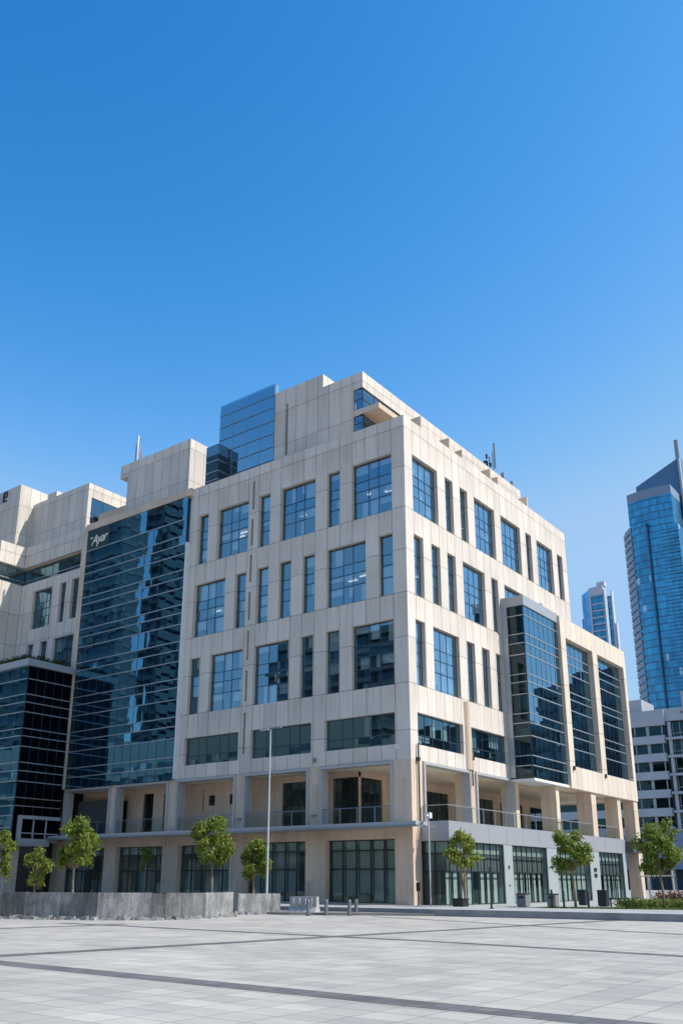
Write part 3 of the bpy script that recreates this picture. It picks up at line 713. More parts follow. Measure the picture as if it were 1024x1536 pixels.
# ================================================================== BACKGROUND BUILDINGS
WHITEB = plain('white_cladding', (.40,.42,.45), .6, 0, .05, .3)
PALEB = plain('bluegrey_cladding', (.22,.27,.36), .6, 0, .05, .2)
GLASS_F = glass('far_office_glass', (.14,.30,.36), .14, (.12,.20,.22), .03, .3)
# white office block beyond the right wing
O = empty('office_block', 'white office block with dark ribbon windows and stepped balconies behind the right wing', 'building', (0,0,0))
OY = 130
mb = MB(); mb.box(-60,-23.9,OY+1.2,OY+25,-.3,33.2); mb.box(-23.9,30,OY+2.0,OY+25,-.3,33.3); mb.build('core_wall', plain('office_core',(.06,.075,.09),.7), O)
mb = MB(); mb.box(-60,-24.3,OY,OY+1.2,30.25,33.25); mb.box(-24.3,30,OY+.6,OY+2.6,31.0,33.4); mb.box(-21.5,30,OY+3,OY+20,33.4,36.9); mb.box(-60,-28.4,OY+.5,OY+8,33.25,35.7); mb.build('parapet', WHITEB, O)
for k in range(6):
    z = 26.75-3.4*k
    mb = MB(); mb.box(-60,-24.45,OY-.4,OY+1.2,z,z+1.5); mb.box(-24.3,30,OY+.1,OY+2.0,z+.62,z+1.06); mb.build('balcony_band', WHITEB, O)
    mb = MB(); mb.box(-60,-24.5,OY+.75,OY+.8,z+1.5,z+3.48); mb.box(-23.8,30,OY+1.3,OY+1.35,z+1.06,z+4.0); g = mb.build('window', GLASS_F, O)
    bars = [(-59+2.6*i, -58.8+2.6*i, OY+.68, OY+.74, z+1.5, z+3.48) for i in range(9,14)] + [(-28.1, -27.5, OY+.66, OY+.74, z+1.52, z+3.46)]
    bars += [(-23.2+1.3*i, -23.1+1.3*i, OY+1.2, OY+1.28, z+1.06, z+4.0) for i in range(6)] + [(-23.8, 30, OY+1.18, OY+1.28, z+1.85, z+1.95)]
    for q in bars:
        mb = MB(); mb.box(*q); mb.build('mullion' if q[1] < 0 else 'transom', WHITEB, g)
    mb = MB(); mb.box(-23.85,-23.3,OY+.3,OY+.9,z+1.06,z+4.02); mb.build('column', WHITEB, O)
mb = MB(); mb.box(-60,-24.4,OY-.5,OY+1.2,8.7,9.7); mb.box(-60,-22,OY-.55,OY+1.1,7.6,8.65); mb.box(-60,30,OY-.6,OY+1.2,3.6,7.55); mb.box(-24.3,30,OY-.3,OY+1.2,7.6,10.3); mb.build('lower_panel', PALEB, O)
for i in range(12):
    mb = MB(); mb.box(-58+4.6*i,-57.3+4.6*i,OY-.4,OY+.4,-.3,3.55); mb.build('column', WHITEB, O)
mb = MB(); mb.box(-21.2,-20.9,OY+.5,OY+.59,32.3,32.6); mb.box(-20.8,-20.3,OY+.5,OY+.59,32.1,32.2); mb.build('roof_mark', GREYD, O)

def towerglass(name, base, floor_h, panel_w, line=.10, lights=.985, refl=(.16,.55,.95), fac=.5):
    m = bpy.data.materials.new(name); m.use_nodes = True; nt = m.node_tree
    b = nt.nodes['Principled BSDF']; o = objc(nt)
    sx = N(nt, 'ShaderNodeSeparateXYZ'); nt.links.new(o, sx.inputs[0])
    h = mth(nt, 'DIVIDE', sx.outputs[2], floor_h); w = mth(nt, 'DIVIDE', mth(nt, 'ADD', sx.outputs[0], mth(nt, 'MULTIPLY', sx.outputs[1], .7)), panel_w)
    fl = mth(nt, 'LESS_THAN', mth(nt, 'FRACT', h), line); fw = mth(nt, 'LESS_THAN', mth(nt, 'FRACT', w), .07)
    cm = N(nt, 'ShaderNodeCombineXYZ'); nt.links.new(mth(nt, 'FLOOR', w), cm.inputs[0]); nt.links.new(mth(nt, 'FLOOR', h), cm.inputs[1])
    wn = N(nt, 'ShaderNodeTexWhiteNoise'); nt.links.new(cm.outputs[0], wn.inputs['Vector'])
    v = ramp(nt, wn.outputs['Value'], 0, 1, .7, 1.25)
    hs = N(nt, 'ShaderNodeHueSaturation'); hs.inputs['Color'].default_value = (*base,1); nt.links.new(v, hs.inputs['Value'])
    c = mixc(nt, mth(nt, 'GREATER_THAN', wn.outputs['Value'], lights), hs.outputs[0], (.62,.66,.68))
    c = mixc(nt, mth(nt, 'MULTIPLY', mth(nt, 'MAXIMUM', fl, fw), .55), c, (.02,.05,.09))
    nt.links.new(c, b.inputs['Base Color']); b.inputs['Roughness'].default_value = .5
    gl = N(nt, 'ShaderNodeBsdfGlossy'); gl.inputs['Roughness'].default_value = .04
    hr = N(nt, 'ShaderNodeHueSaturation'); hr.inputs['Color'].default_value = (*refl,1)
    big = noise(nt, vmul(nt, o, (.09,.09,.035)), 1.0, 3, .6)  # noise painted into the glossy tint to suggest varied reflections
    nt.links.new(mth(nt, 'MULTIPLY', ramp(nt, wn.outputs['Value'], 0, 1, .78, 1.1), ramp(nt, big, .35, .65, .7, 1.15)), hr.inputs['Value']); nt.links.new(hr.outputs[0], gl.inputs['Color'])
    mx = N(nt, 'ShaderNodeMixShader'); nt.links.new(mth(nt, 'MULTIPLY', mth(nt, 'SUBTRACT', 1.0, mth(nt, 'MULTIPLY', mth(nt, 'MAXIMUM', fl, fw), .75)), fac), mx.inputs[0])
    bt_ = N(nt, 'ShaderNodeBump'); bt_.inputs['Strength'].default_value = .25; bt_.inputs['Distance'].default_value = .1
    nt.links.new(noise(nt, o, .5, 2), bt_.inputs['Height']); nt.links.new(bt_.outputs[0], gl.inputs['Normal'])
    nt.links.new(b.outputs[0], mx.inputs[1]); nt.links.new(gl.outputs[0], mx.inputs[2]); nt.links.new(mx.outputs[0], nt.nodes['Material Output'].inputs[0])
    return m
TG = towerglass('blue_tower_glass', (.018,.15,.29), 2.62, 1.0, .16, .992, (.10,.48,.76), .46)
TG2 = towerglass('pale_tower_glass', (.05,.22,.45), 3.2, 2.0, .06, .99)
NAVY = plain('navy_cladding', (.07,.18,.30), .45, .1, .05, .1)
BALC = plain('tower_balcony', (.26,.33,.40), .6)
T = empty('glass_tower', 'tall blue glass tower with slanted crown and mast at the right edge', 'skyscraper', (0,0,0))
ty = 258
def arc(cx, cy, r, a0, a1, n): return [(cx+r*math.cos(R(a0+(a1-a0)*i/n)), cy+r*math.sin(R(a0+(a1-a0)*i/n))) for i in range(n+1)]
left = [(-72.4,268.0),(-70.5,264.4),(-68.6,261.9),(-66.5,260.2),(-64.4,259.2),(-61.7,258.9),(-61.7,ty+14),(-72.4,ty+14)]
mb = MB(); mb.prism(left, -.3, 124.9); mb.build('glass_drum', TG, T)
mb = MB(); mb.prism([(-61.65,259.9),(-60.2,259.7),(-51.1,260.4),(-51.1,ty+14),(-61.65,ty+14)], -.3, 122.5); mb.build('glass_shaft', TG, T)
mb = MB(); mb.box(-61.69,-61.35,258.75,259.85,-.3,122.8); mb.build('shaft_fin', NAVY, T)
up = [(-68.3,262.2),(-64.5,261.2),(-60.5,260.8),(-56.0,261.0),(-52.4,261.7),(-52.4,ty+16),(-68.3,ty+16)]
mb = MB(); mb.prism(up, 122.3, 134.6); mb.build('glass_upper', TG, T)
mb = MB(); mb.prism(up, 134.6, 138.0); mb.build('crown_band', plain('crown_band',(.20,.26,.36),.5), T)
for k in range(44):
    z = 122.6-2.62*k
    mb = MB(); mb.prism([(-72.75,268.0),(-70.75,264.2),(-68.8,261.6),(-67.7,260.8),(-67.4,261.3),(-71.5,268.0)], z, z+1.9); mb.build('balcony', BALC, T)
mb = MB()
for k in range(42): mb.box(-58.0,-50.8,259.75,260.6,119.5-2.62*k,119.63-2.62*k)
mb.build('louvre', NAVY, T)
mb = MB(); yv = 274.2
pts = [(-68.2,145.8),(-52.0,153.2),(-51.0,153.2),(-51.0,-.3),(-68.2,-.3)]
n = len(mb.v); mb.v += [(x,yv,z) for x,z in pts] + [(x,yv+3,z) for x,z in pts]; k = len(pts)
mb.f += [tuple(range(n,n+k)), tuple(reversed(range(n+k,n+2*k)))] + [(n+i,n+(i+1)%k,n+k+(i+1)%k,n+k+i) for i in range(k)]; mb.m += [0]*(k+2)
mb.build('slanted_crown', NAVY, T)
mb = MB(); mb.box(-51.6,-50.9,yv-1.5,yv-.01,-.3,152.6); mb.build('edge_fin', WHITEB, T)
mb = MB(); mb.box(-52.6,-51.3,yv+.3,yv+1.6,152.6,161.0); mb.build('mast', GREYM, T)
# second, more distant tower
T2 = empty('slim_tower', 'slim pale framed glass tower rising behind the roof of the right wing', 'skyscraper', (-3.2,0,0))
y2 = 330
mb = MB(); mb.prism([(-113.2,y2+6),(-107.6,y2),(-107.6,y2+4),(-113.2,y2+12)], -.3, 127.6); mb.prism([(-115,y2+9),(-113.1,y2+7.5),(-113.1,y2+12),(-115,y2+12)], -.3, 117.2); mb.build('glass_side', towerglass('clear_tower_glass', (.07,.26,.50), 3.2, 2.4, .03, 2), T2)
mb = MB(); mb.box(-107.4,-106.7,y2-.5,y2+3,-.3,128.2); mb.box(-100.9,-100.2,y2-.5,y2+1.2,-.3,126.5); mb.box(-106.7,-100.9,y2-.3,y2+3,124.3,128.4); mb.box(-103.9,-100.3,y2+.5,y2+3,128.4,130.6); mb.box(-98.4,-97.8,y2+2,y2+4,-.3,126); mb.box(-98.4,-96.9,y2+2.3,y2+4,-.3,111); mb.build('white_frame', plain('tower_white',(.52,.55,.60),.6), T2)
mb = MB(); mb.box(-106.7,-100.9,y2+.3,y2+3,-.3,124.3); mb.box(-100.2,-98.4,y2+2.5,y2+4,-.3,124); mb.build('glass_front', TG, T2)
mb = MB()
for k in range(34): mb.box(-106.68,-100.92,y2-.1,y2+.29,120-3.1*k,120.7-3.1*k)
mb.build('floor_band', plain('tower_band',(.42,.50,.58),.5), T2)

# buildings across the square (seen mirrored in the facades)
def block(name, label, loc, w, d, h, rz, fh, mats, balcony=1.0, group='buildings across the square'):
    b = empty(name, label, 'building', loc, rz, group)
    m = MB(); m.box(-w/2,w/2,-d/2,d/2,0,h); m.build('wall', mats[0], b)
    m = MB(); k = 0
    z = fh
    while z < h-1:
        m.box(-w/2-balcony,w/2+balcony,-d/2-balcony,d/2+balcony,z,z+fh*.28); z += fh
    m.build('floor_band', mats[1], b)
    m = MB()
    n = int(w/6)
    for i in range(n+1): m.box(-w/2+w*i/n-.5,-w/2+w*i/n+.5,-d/2-.4,d/2+.4,0,h)
    m.box(-w/4,w/5,-d/4,d/4,h,h+4); m.build('column', mats[2], b)
    return b
DG = towerglass('dark_block_cells', (.05,.085,.105), 3.4, 2.2, .06, .94, (.3,.45,.5), .2)
MB_ = plain('mid_band', (.10,.125,.14), .7); MC_ = plain('mid_column', (.06,.085,.10), .7); PB_ = plain('pale_band', (.36,.35,.31), .8)
def at_mirror(t, dy): return (27.2 - t*dy, -(dy-43.3))
def lblock(label, t0, t1, dy, H, fh=3.4, bal=1.2, mats=None):
    x0, y = at_mirror(t0, dy); x1, _ = at_mirror(t1, dy)
    block('apartment_block', label, ((x0+x1)/2, y-3, -.3), abs(x1-x0), 6, H, 0, fh, mats or [DG, MB_, MC_], bal)
lblock('dark office slab across the square, mirrored in the lower left windows', .665, .87, 150, 53)
lblock('tall dark apartment slab with pale floors, mirrored in the left half of the teal glass', 1.245, 1.75, 150, 128, 4.2, .7)
lblock('slim dark tower, mirrored right of the blue strip in the teal glass', 1.128, 1.165, 170, 118, 3.4, .5)
lblock('grey block, mirrored at the right end of the teal glass', 1.075, 1.125, 190, 103, 3.6, .3, [plain('teal_grey',(.06,.10,.12),.4), plain('teal_grey2',(.07,.11,.13),.4), plain('teal_grey3',(.065,.105,.125),.4)])
lblock('low long block across the square, mirrored in the ground floor glass', .2, 1.9, 95, 19, 3.4, .6, [DG, PB_, PB_])
# beyond the right facade
block('apartment_block', 'long low block beyond the side street, mirrored in the right wing glass', (88,150,-.3), 95, 30, 33, R(8), 3.4, [DG, MC_, MC_], .6)
block('apartment_block', 'dark mid rise beyond the side street, mirrored in the end glass of the wing', (52,168,-.3), 26, 20, 47, R(-6), 3.4, [DG, MB_, MC_], .9)
block('apartment_block', 'pale mid rise beyond the side street, mirrored in the shopfronts', (70,70,-.3), 30, 60, 14, R(12), 3.4, [DG, WHITEB, WHITEB], .8)

# ================================================================== STREET FURNITURE
L_ = empty('street_lamp', 'tall white lamp post with two flat arms in front of the left facade', 'street lamp', (-6.16,-5.15,-.3))
hb = 9.85
m = MB(); m.tube([(0,0,0),(0,0,.35)], .15, 12); m.tube([(0,0,.3),(0,0,hb)], [.068,.036], 12); m.build('pole', LAMPM, L_, smooth=False)
for s, nm in ((-1,'lamp_arm'),(1,'lamp_arm')):
    m = MB(); m.tube([(0,0,hb-.05),(s*.3,s*-.12,hb+.02)], .03, 6); m.box(min(s*.25,s*.85),max(s*.25,s*.85),-.16 if s>0 else .02,-.02 if s>0 else .16,hb-.02,hb+.06)
    m.build(nm, LAMPM if s < 0 else GREYM, L_)
C_ = empty('camera_pole', 'thin white pole topped by a small camera beside the shopfront corner', 'camera pole', (1.35,-.5,0))
m = MB(); m.tube([(0,0,0),(0,0,4.55)], .04, 10); m.build('pole', LAMPM, C_)
m = MB(); m.box(-.16,.16,-.12,.12,4.55,4.85); m.tube([(.05,-.1,4.7),(.05,-.3,4.66)], .05, 8); m.build('camera', WHITEM, C_)
def bollard_mesh():
    m = MB(); m.tube([(0,0,0),(0,0,.66),(0,0,.70),(0,0,.72)], [.085,.085,.07,.03], 14); m.tube([(0,0,.56),(0,0,.6)], .09, 14); return m
bt = empty('bollard', 'grey steel bollard directly in front of the concrete barrier', 'bollard', (0,-9.25,-.3), 0, 'steel bollards at the square edge')
bollard_mesh().build('post', plain('bollard_steel',(.20,.205,.21),.45,.4), bt)
m = MB(); m.tube([(0,0,0),(0,0,.03)], .12, 14); m.build('base_plate', GREYD, bt)
for lab, loc in (('grey steel bollard standing alone right of the concrete barrier', (.34,-8.32,-.3)), ('left one of the two close steel bollards', (1.38,-7.89,-.3)), ('right one of the two close steel bollards, a little farther back', (.95,-6.75,-.3))):
    c = bt.copy(); COL.objects.link(c); c.location = loc; c['label'] = lab
    for ch in bt.children:
        d = ch.copy(); COL.objects.link(d); d.parent = c
CONC = plain('light_concrete', (.42,.41,.39), .85, 0, .16, 2.5, .5)
m = MB()
prof = [(-.3,0),(.3,0),(.3,.12),(.14,.35),(.1,.82),(-.1,.82),(-.14,.35),(-.3,.12)]
n = len(m.v); L = .74; k = len(prof)
m.v += [(-L,p[0],p[1]) for p in prof] + [(L,p[0],p[1]) for p in prof]
m.f += [tuple(reversed(range(n,n+k))), tuple(range(n+k,n+2*k))] + [(n+i,n+(i+1)%k,n+k+(i+1)%k,n+k+i) for i in range(k)]; m.m += [0]*(k+2)
for i in range(4): m.box(-.6+.34*i,-.5+.34*i,-.19,-.10,.2,.74)
jb = m.build('concrete_barrier', CONC); jb.location = (-1.25,-8.0,-.3); jb.rotation_euler = (0,0,R(10)); tag(jb, 'pale concrete road barrier with ribs between the grey wall and the bollards', 'barrier')

# rough concrete wall round the raised bed
def rough(name, col, sc_=1.6):
    m_, nt, b = mat(name); o = objc(nt)
    st = noise(nt, vmul(nt, o, (3,3,.6)), 1.2, 6, .7); pt = noise(nt, o, 1.3, 4); fn = noise(nt, o, 22, 5, .7)
    v = mth(nt, 'MULTIPLY', ramp(nt, st, .32, .68, .5, 1.3), mth(nt, 'MULTIPLY', ramp(nt, pt, .35, .65, .7, 1.2), ramp(nt, fn, .35, .65, .6, 1.35)))
    hs = N(nt, 'ShaderNodeHueSaturation'); hs.inputs['Color'].default_value = (*col,1); nt.links.new(v, hs.inputs['Value']); nt.links.new(hs.outputs[0], b.inputs['Base Color'])
    b.inputs['Roughness'].default_value = .9
    bp = N(nt, 'ShaderNodeBump'); bp.inputs['Strength'].default_value = .8; bp.inputs['Distance'].default_value = .03
    nt.links.new(mth(nt, 'ADD', fn, mth(nt, 'MULTIPLY', st, 1.5)), bp.inputs['Height']); nt.links.new(bp.outputs[0], b.inputs['Normal'])
    return m_
RC = rough('rough_concrete', (.30,.30,.30)); RC2 = rough('dark_rough_concrete', (.17,.17,.175)); RUB = rough('rubble_concrete', (.24,.24,.24))
W_ = empty('concrete_wall', 'long low rough grey concrete wall with broken footing in front of the trees', 'wall', (-.9,-16.9,-.3))
def wpar(o): o.matrix_parent_inverse = Matrix.Translation((.9,16.9,.3)); return o
wp = [(-11.0,-22.6),(-6.99,-20.92),(-2.9,-19.15),(-1.05,-17.2),(-.95,-16.4),(-1.64,-12.6)]
wr = random.Random(3)
def strip_wall(P, pts, z0, z1, th, mats, step, par):
    for (x0,y0),(x1,y1) in zip(pts[:-1], pts[1:]):
        L = math.hypot(x1-x0, y1-y0); ux, uy = (x1-x0)/L, (y1-y0)/L; nx, ny = -uy, ux
        s = 0
        while s < L-.02:
            e = min(L, s+step*wr.choice((.35,.7,1,1.25))); 
            if L-e < .3: e = L
            pr = wr.choice((0,0,.012,.03)); dz = wr.uniform(-.015,.015)
            m = MB(); a = (x0+ux*s-nx*pr, y0+uy*s-ny*pr); b = (x0+ux*(e-.006)-nx*pr, y0+uy*(e-.006)-ny*pr)
            m.prism([a, b, (b[0]+nx*th, b[1]+ny*th), (a[0]+nx*th, a[1]+ny*th)], z0, z1+dz)
            par(m.build('wall_panel', wr.choice(mats), P)); s = e
strip_wall(W_, wp, -.3, .735, .3, [RC, RC, RC, RC2], 1.7, wpar)
def footing(pts, seed):
    r = random.Random(seed); m = MB()
    for (x0,y0),(x1,y1) in zip(pts[:-1], pts[1:]):
        L = math.hypot(x1-x0, y1-y0); ux, uy = (x1-x0)/L, (y1-y0)/L; nx, ny = uy, -ux
        n = int(L/.16)
        for i in range(n):
            s = (i+r.random())*L/n; w = r.uniform(.1,.34); h = r.uniform(.04,.2); l = r.uniform(.1,.35)
            c = (x0+ux*s, y0+uy*s)
            q = [(c[0]-ux*l-nx*.02, c[1]-uy*l-ny*.02), (c[0]+ux*l-nx*.02, c[1]+uy*l-ny*.02), (c[0]+ux*l*r.uniform(.3,1)+nx*w, c[1]+uy*l*r.uniform(.3,1)+ny*w), (c[0]-ux*l*r.uniform(.3,1)+nx*w*r.uniform(.6,1), c[1]-uy*l*.7+ny*w)]
            t = [(p[0]*.8+c[0]*.2, p[1]*.8+c[1]*.2) for p in q]
            k = len(m.v); m.v += [(p[0],p[1],-.32) for p in q] + [(p[0],p[1],-.3+h*r.uniform(.5,1)) for p in t]
            m.f += [(k,k+1,k+5,k+4),(k+1,k+2,k+6,k+5),(k+2,k+3,k+7,k+6),(k+3,k,k+4,k+7),(k+4,k+5,k+6,k+7)]; m.m += [0]*5
    return m
wpar(footing(wp, 5).build('footing', RUB, W_))
W2 = empty('concrete_wall', 'short separate block of rough grey concrete wall ending beside the road barrier', 'wall', (-2.9,-10,-.3))
def wpar2(o): o.matrix_parent_inverse = Matrix.Translation((2.9,10,.3)); return o
wp2 = [(-4.6,-11.2),(-3.15,-10.65),(-2.34,-8.5)]
strip_wall(W2, wp2, -.3, .66, .3, [RC, RC], 3.0, wpar2); wpar2(footing(wp2, 8).build('footing', RUB, W2))
# planter, bins, cabinet, posts, bench
pl = empty('planter_pot', 'black square pot holding the young tree at the shopfront corner', 'planter', (3.1,-.4,0))
m = MB(); m.prism([(-.3,-.3),(.3,-.3),(.3,.3),(-.3,.3)], 0, .36); m.build('pot', GREYD, pl)
m = MB(); m.box(-.33,.33,-.33,.33,.361,.41); m.build('rim', GREYD, pl)
m = MB(); m.tube([(.25,.1,.4),(.15,.05,1.2),(-.05,.05,2.3)], [.07,.06,.03], 8); m.tube([(.32,-.05,.4),(.3,0,1.4),(.25,.1,2.5)], [.08,.07,.04], 8)
o = m.build('stake', BARK, pl)
def bin_(label, loc, w, h, mt, name='litter_bin', cat='bin'):
    b = empty(name, label, cat, loc)
    m = MB(); m.box(-w/2,w/2,-w/2,w/2,.04,h); m.build('body', mt, b)
    m = MB(); m.box(-w/2-.02,w/2+.02,-w/2-.02,w/2+.02,h+.002,h+.05); m.box(-w/2+.04,w/2-.04,-w/2+.04,w/2-.04,0,.038); m.build('lid', GREYD, b)
    m = MB(); m.box(-w*.3,w*.3,-w/2-.012,-w/2-.002,h*.68,h*.85); m.build('slot', GREYD, b)
BING = plain('bin_grey', (.20,.20,.20), .6)
bin_('dark grey square bin in front of the second shopfront', (5.4,2.2,0), .52, .62, BING)
bin_('dark grey square bin in front of the third shopfront', (6.9,2.6,0), .46, .62, BING)
bin_('tall black cabinet in front of the last shopfront', (8.4,5.8,0), .48, .8, plain('cabinet_black',(.02,.024,.03),.5), 'utility_cabinet', 'cabinet')
bin_('black machine box against the glass beside the lawn tree', (6.6,7.4,0), .4, .8, plain('cabinet_navy',(.015,.02,.03),.5), 'utility_cabinet', 'cabinet')
sp = empty('sign_post', 'slim black post standing on the pavement in front of the first shopfront', 'post', (5.98,-2.52,0))
m = MB(); m.tube([(0,0,0),(0,0,1.95)], .05, 10); m.build('post', GREYD, sp)
m = MB(); m.tube([(0,0,0),(0,0,.04)], .12, 12); m.build('base_plate', GREYD, sp)
pk = empty('parking_sign', 'low dark panel sign beside the thin white camera pole', 'sign', (.65,-.6,0))
m = MB(); m.tube([(0,0,0),(0,0,.9)], .03, 8); m.build('post', GREYD, pk)
m = MB(); m.box(-.11,.11,-.03,.03,.75,1.2); m.build('panel', GREYD, pk)
first = None
for lab, loc in (('black stub post at the left end of the lawn strip', (7.75,.55,0)), ('black stub post in the middle of the lawn strip', (8.35,.6,0)), ('black stub post at the right end of the lawn strip', (9.3,1.4,0))):
    if first is None:
        first = empty('stub_post', lab, 'post', loc, 0, 'black stub posts on the lawn strip')
        m = MB(); m.tube([(0,0,0),(0,0,.85)], .055, 10); m.build('post', GREYD, first)
        m = MB(); m.tube([(0,0,.85),(0,0,.9)], [.06,.02], 10); m.build('cap', GREYD, first)
    else:
        c = first.copy(); COL.objects.link(c); c.location = loc; c['label'] = lab
        for ch in first.children:
            d = ch.copy(); COL.objects.link(d); d.parent = c
be = empty('bench', 'dark low bench beside the hedge at the last shopfront', 'bench', (9.6,5.2,0), R(20))
m = MB()
for i in range(4): m.box(-.7,.7,-.2+.11*i,-.11+.11*i,.42,.46)
m.build('seat', GREYD, be)
for x in (-.55,.55):
    m = MB(); m.box(x-.04,x+.04,-.18,.2,0,.418); m.build('leg', GREYD, be)
fr_ = empty('tree_support', 'pale timber frame of tree stakes at the end of the shopfronts', 'tree stakes', (4.6,25.2,0))
TIM = plain('pale_timber', (.50,.42,.32), .8)
for x, y in ((-.6,0),(0,-.2),(1.6,.3)):
    m = MB(); m.tube([(x,y,-.02),(x-.1,y,2.6+.3*x)], .07, 8); m.build('stake', TIM, fr_)
m = MB(); m.tube([(-.75,-.1,1.7),(1.7,.3,1.75)], .05, 8); m.build('crossbar', TIM, fr_)

# ================================================================== GROUND
def paving(name, tile=(.66,.55), cols=((.525,.478,.41),(.415,.383,.345)), mortar=(.23,.21,.195), msize=.011):
    m, nt, b = mat(name); o = objc(nt)
    br = N(nt, 'ShaderNodeTexBrick'); nt.links.new(o, br.inputs['Vector']); br.offset = 0; br.squash = 1
    br.inputs['Scale'].default_value = 1; br.inputs['Brick Width'].default_value = tile[0]; br.inputs['Row Height'].default_value = tile[1]
    br.inputs['Mortar Size'].default_value = msize; br.inputs['Mortar Smooth'].default_value = .2; br.inputs['Bias'].default_value = 0
    br.inputs['Color1'].default_value = (*cols[0],1); br.inputs['Color2'].default_value = (*cols[1],1); br.inputs['Mortar'].default_value = (*mortar,1)
    st = noise(nt, o, .35, 5, .6); fn = noise(nt, o, 30, 4, .7); md = noise(nt, vmul(nt, o, (.5,2.2,1)), 1.1, 4, .65)
    v = mth(nt, 'MULTIPLY', ramp(nt, st, .3, .7, .84, 1.06), mth(nt, 'MULTIPLY', ramp(nt, fn, .3, .7, .93, 1.06), ramp(nt, md, .3, .7, .9, 1.08)))
    hs = N(nt, 'ShaderNodeHueSaturation'); nt.links.new(br.outputs['Color'], hs.inputs['Color']); nt.links.new(v, hs.inputs['Value'])
    nt.links.new(hs.outputs[0], b.inputs['Base Color']); b.inputs['Roughness'].default_value = .72; b.inputs['Specular IOR Level'].default_value = .3
    bp = N(nt, 'ShaderNodeBump'); bp.inputs['Strength'].default_value = .3; bp.inputs['Distance'].default_value = .01
    nt.links.new(mth(nt, 'SUBTRACT', mth(nt, 'MULTIPLY', fn, .4), br.outputs['Fac']), bp.inputs['Height']); nt.links.new(bp.outputs[0], b.inputs['Normal'])
    return m
PAV = paving('square_paving'); BAND = paving('dark_paving', (.30,.30), ((.19,.18,.175),(.13,.125,.125)), (.10,.095,.09))
PAV2 = paving('pavement_paving', (.6,.6), ((.44,.43,.41),(.40,.39,.37)), (.28,.27,.26))
m = MB(); m.quad((-3000,-3000,-.32),(3000,-3000,-.32),(3000,3000,-.32),(-3000,3000,-.32)); struct(m.build('ground', plain('sandy_ground',(.30,.26,.21),.9,0,.15,.05)))
m = MB(); m.quad((-70,-110,-.30),(110,-110,-.30),(110,40,-.30),(-70,40,-.30)); struct(m.build('square', PAV))
def band(a, b, w, z):
    a, b = Vector((*a,0)), Vector((*b,0)); d = (b-a).normalized(); n_ = Vector((-d.y,d.x,0))*w/2
    o = Vector((0,0,z)); m = MB(); m.quad(a-n_+o, b-n_+o, b+n_+o, a+n_+o); return struct(m.build('paving_band', BAND))
band((-60,-32.62),(100,-32.62),.56,-.296)
band((9.55,-32.33),(12.75,-3.75),.5,-.2955)
band((-2,-21.5),(14,-21.5),.42,-.295); band((14.0,-21.5),(32,-23.35),.42,-.2945)
band((2.9,-8.1),(24,-15.5),.3,-.294)
band((-.1,-26),(.45,-20.5),.36,-.2935)
# raised pavement with kerb round the building
kl = [(-60,-14.2),(1.33,-5.84),(6.65,-6.18+.95),(15.42,-3.95),(60,2.2)]
def offset_poly(z): return None
m = MB()
m.poly([(x,y,0) for x,y in [(-60,-13.9),(1.33,-5.6),(15.5,-3.65),(60,2.45),(60,300),(-60,300)]])
struct(m.build('pavement', PAV2))
m = MB(); o0 = [(-60,-13.9),(1.33,-5.6),(15.5,-3.65),(60,2.45)]; o1 = [(-60,-14.2),(1.33,-5.9),(15.5,-3.95),(60,2.15)]
for i in range(3):
    (ax,ay),(bx,by) = o0[i], o0[i+1]; (cx,cy),(dx_,dy_) = o1[i], o1[i+1]
    m.quad((cx,cy,.004),(dx_,dy_,.004),(bx,by,.004),(ax,ay,.004)); m.cur = 1; m.quad((cx,cy,-.31),(dx_,dy_,-.31),(dx_,dy_,.004),(cx,cy,.004)); m.cur = 0
struct(m.build('kerb', [plain('kerb_top',(.42,.42,.42),.8,0,.08,2), plain('kerb_side',(.24,.24,.245),.8,0,.15,2)], recalc=False))
m = MB(); m.prism([(-30,-13.6),(-1.2,-9.2),(4.6,-5.5),(1.33,-5.91),(-30,-10.15)], -.31, -.19); struct(m.build('road', plain('road_surface',(.20,.19,.175),.9,0,.12,1.5)))
GR = leafmat('grass_blades', (.06,.10,.015), (.14,.19,.035), .2)
r = random.Random(2); m = MB()
for _ in range(5200):
    s = r.random(); x = 7.3+s*9; y = .15+ s*3.4 + r.uniform(0,1.3)*(1 if s < .4 else 2.0)
    if y > 3.4+s*9: continue
    h = r.uniform(.03,.09); a = r.uniform(0,6.28); dx_, dy_ = .02*math.cos(a), .02*math.sin(a)
    k = len(m.v); m.v += [(x-dx_,y-dy_,.002),(x+dx_,y+dy_,.002),(x+r.uniform(-.03,.03),y+r.uniform(-.03,.03),h)]; m.f.append((k,k+1,k+2)); m.m.append(0)
g = m.build('grass', GR, None, recalc=False); struct(g, 'stuff')
m = MB(); m.poly([(7.2,.0,.005),(16.5,3.4,.005),(16.5,8,.005),(9.5,3.6,.005),(7.2,1.6,.005)]); struct(m.build('lawn', plain('lawn_soil',(.07,.09,.03),.95,0,.2,4)))

# ================================================================== WORLD, SUN, CAMERA
EL, AZ = 48, 21
w = bpy.data.worlds.new('World'); sc.world = w; w.use_nodes = True
nt = w.node_tree; bg = nt.nodes['Background']
sky = nt.nodes.new('ShaderNodeTexSky'); sky.sky_type = 'NISHITA'; sky.sun_disc = False
sky.sun_elevation = R(EL); sky.sun_rotation = R(90-AZ); sky.altitude = 0; sky.air_density = 1.0; sky.dust_density = 0; sky.ozone_density = 1.0
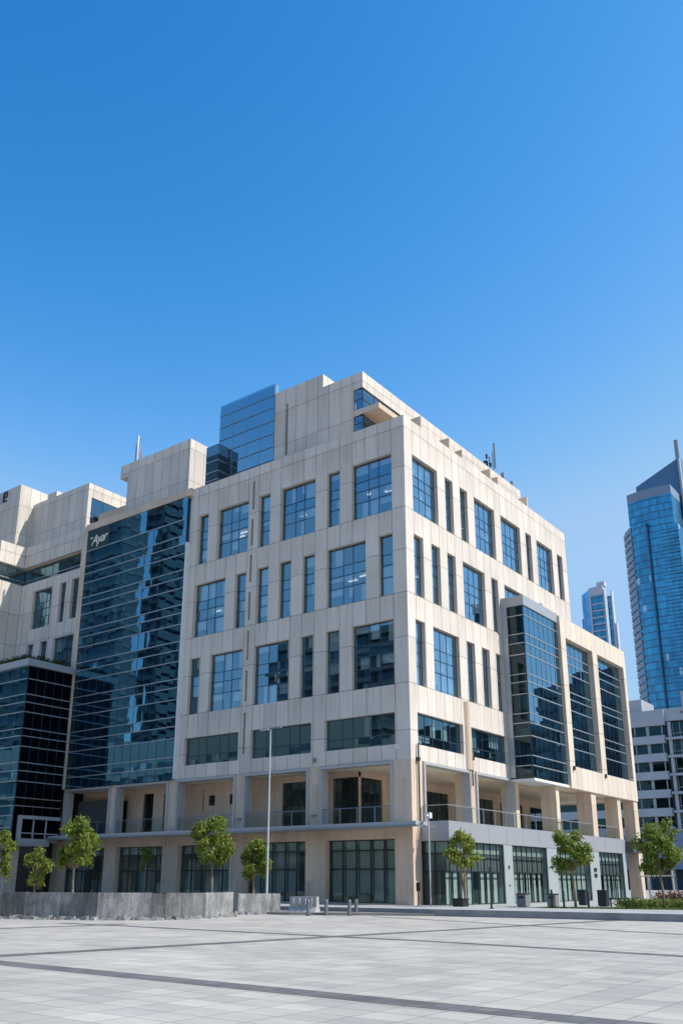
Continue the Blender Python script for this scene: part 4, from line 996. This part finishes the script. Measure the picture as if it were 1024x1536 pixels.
# the clear, deep blue of this sky: the sky texture's channels are graded before they reach the background
EXPO = .35
ss = nt.nodes.new('ShaderNodeSeparateColor'); nt.links.new(sky.outputs[0], ss.inputs[0]); cc = nt.nodes.new('ShaderNodeCombineColor')
for i, (g, k, top, hz) in enumerate(((4.1, 900, .36, 1.2), (1.7, 6.8, .60, .75), (1.15, 3.12, .90, .3))):
    x = mth(nt, 'MULTIPLY', ss.outputs[i], .1)
    v = mth(nt, 'SMOOTH_MIN', mth(nt, 'MULTIPLY', mth(nt, 'POWER', x, g), k), top, .18)
    v = mth(nt, 'ADD', v, mth(nt, 'MULTIPLY', mth(nt, 'MAXIMUM', mth(nt, 'SUBTRACT', x, (.24,.37,.54)[i]), 0), hz))
    nt.links.new(mth(nt, 'MULTIPLY', v, 10/2**EXPO), cc.inputs[i])
nt.links.new(cc.outputs[0], bg.inputs[0]); bg.inputs[1].default_value = .1
sd = Vector((math.cos(R(EL))*math.cos(R(AZ)), math.cos(R(EL))*math.sin(R(AZ)), math.sin(R(EL))))
sl = bpy.data.lights.new('sun', 'SUN'); sl.energy = 4.1; sl.angle = R(.5); sl.color = (1,.95,.87)
so_ = bpy.data.objects.new('sun', sl); COL.objects.link(so_); so_.rotation_euler = sd.to_track_quat('Z','Y').to_euler(); so_.location = (0,0,80)

cam = bpy.data.cameras.new('camera'); co = bpy.data.objects.new('camera', cam); COL.objects.link(co)
rt = Vector((0.79558062,0.60583074,0.00453825)); dn = Vector((-0.17569228,0.23787609,-0.95527336)); fw = Vector((-0.5798135,0.75919963,0.29568939))
co.matrix_world = Matrix(((rt.x,-dn.x,-fw.x,27.18868285),(rt.y,-dn.y,-fw.y,-43.34967871),(rt.z,-dn.z,-fw.z,1.22731222),(0,0,0,1)))
cam.sensor_fit = 'VERTICAL'; cam.sensor_height = 36; cam.sensor_width = 24; cam.lens = 1329.2112/1536*36
cam.shift_x = (512-493.7005)/1536; cam.shift_y = (910.63477-768)/1536
cam.clip_start = .1; cam.clip_end = 6000
sc.camera = co
sc.view_settings.view_transform = 'Standard'; sc.view_settings.look = 'None'; sc.view_settings.gamma = 1; sc.view_settings.exposure = EXPO
sc.cycles.use_denoising = True; sc.cycles.max_bounces = 8; sc.cycles.transparent_max_bounces = 12; sc.cycles.glossy_bounces = 4; sc.cycles.caustics_reflective = False; sc.cycles.caustics_refractive = False
sc.render.use_persistent_data = False
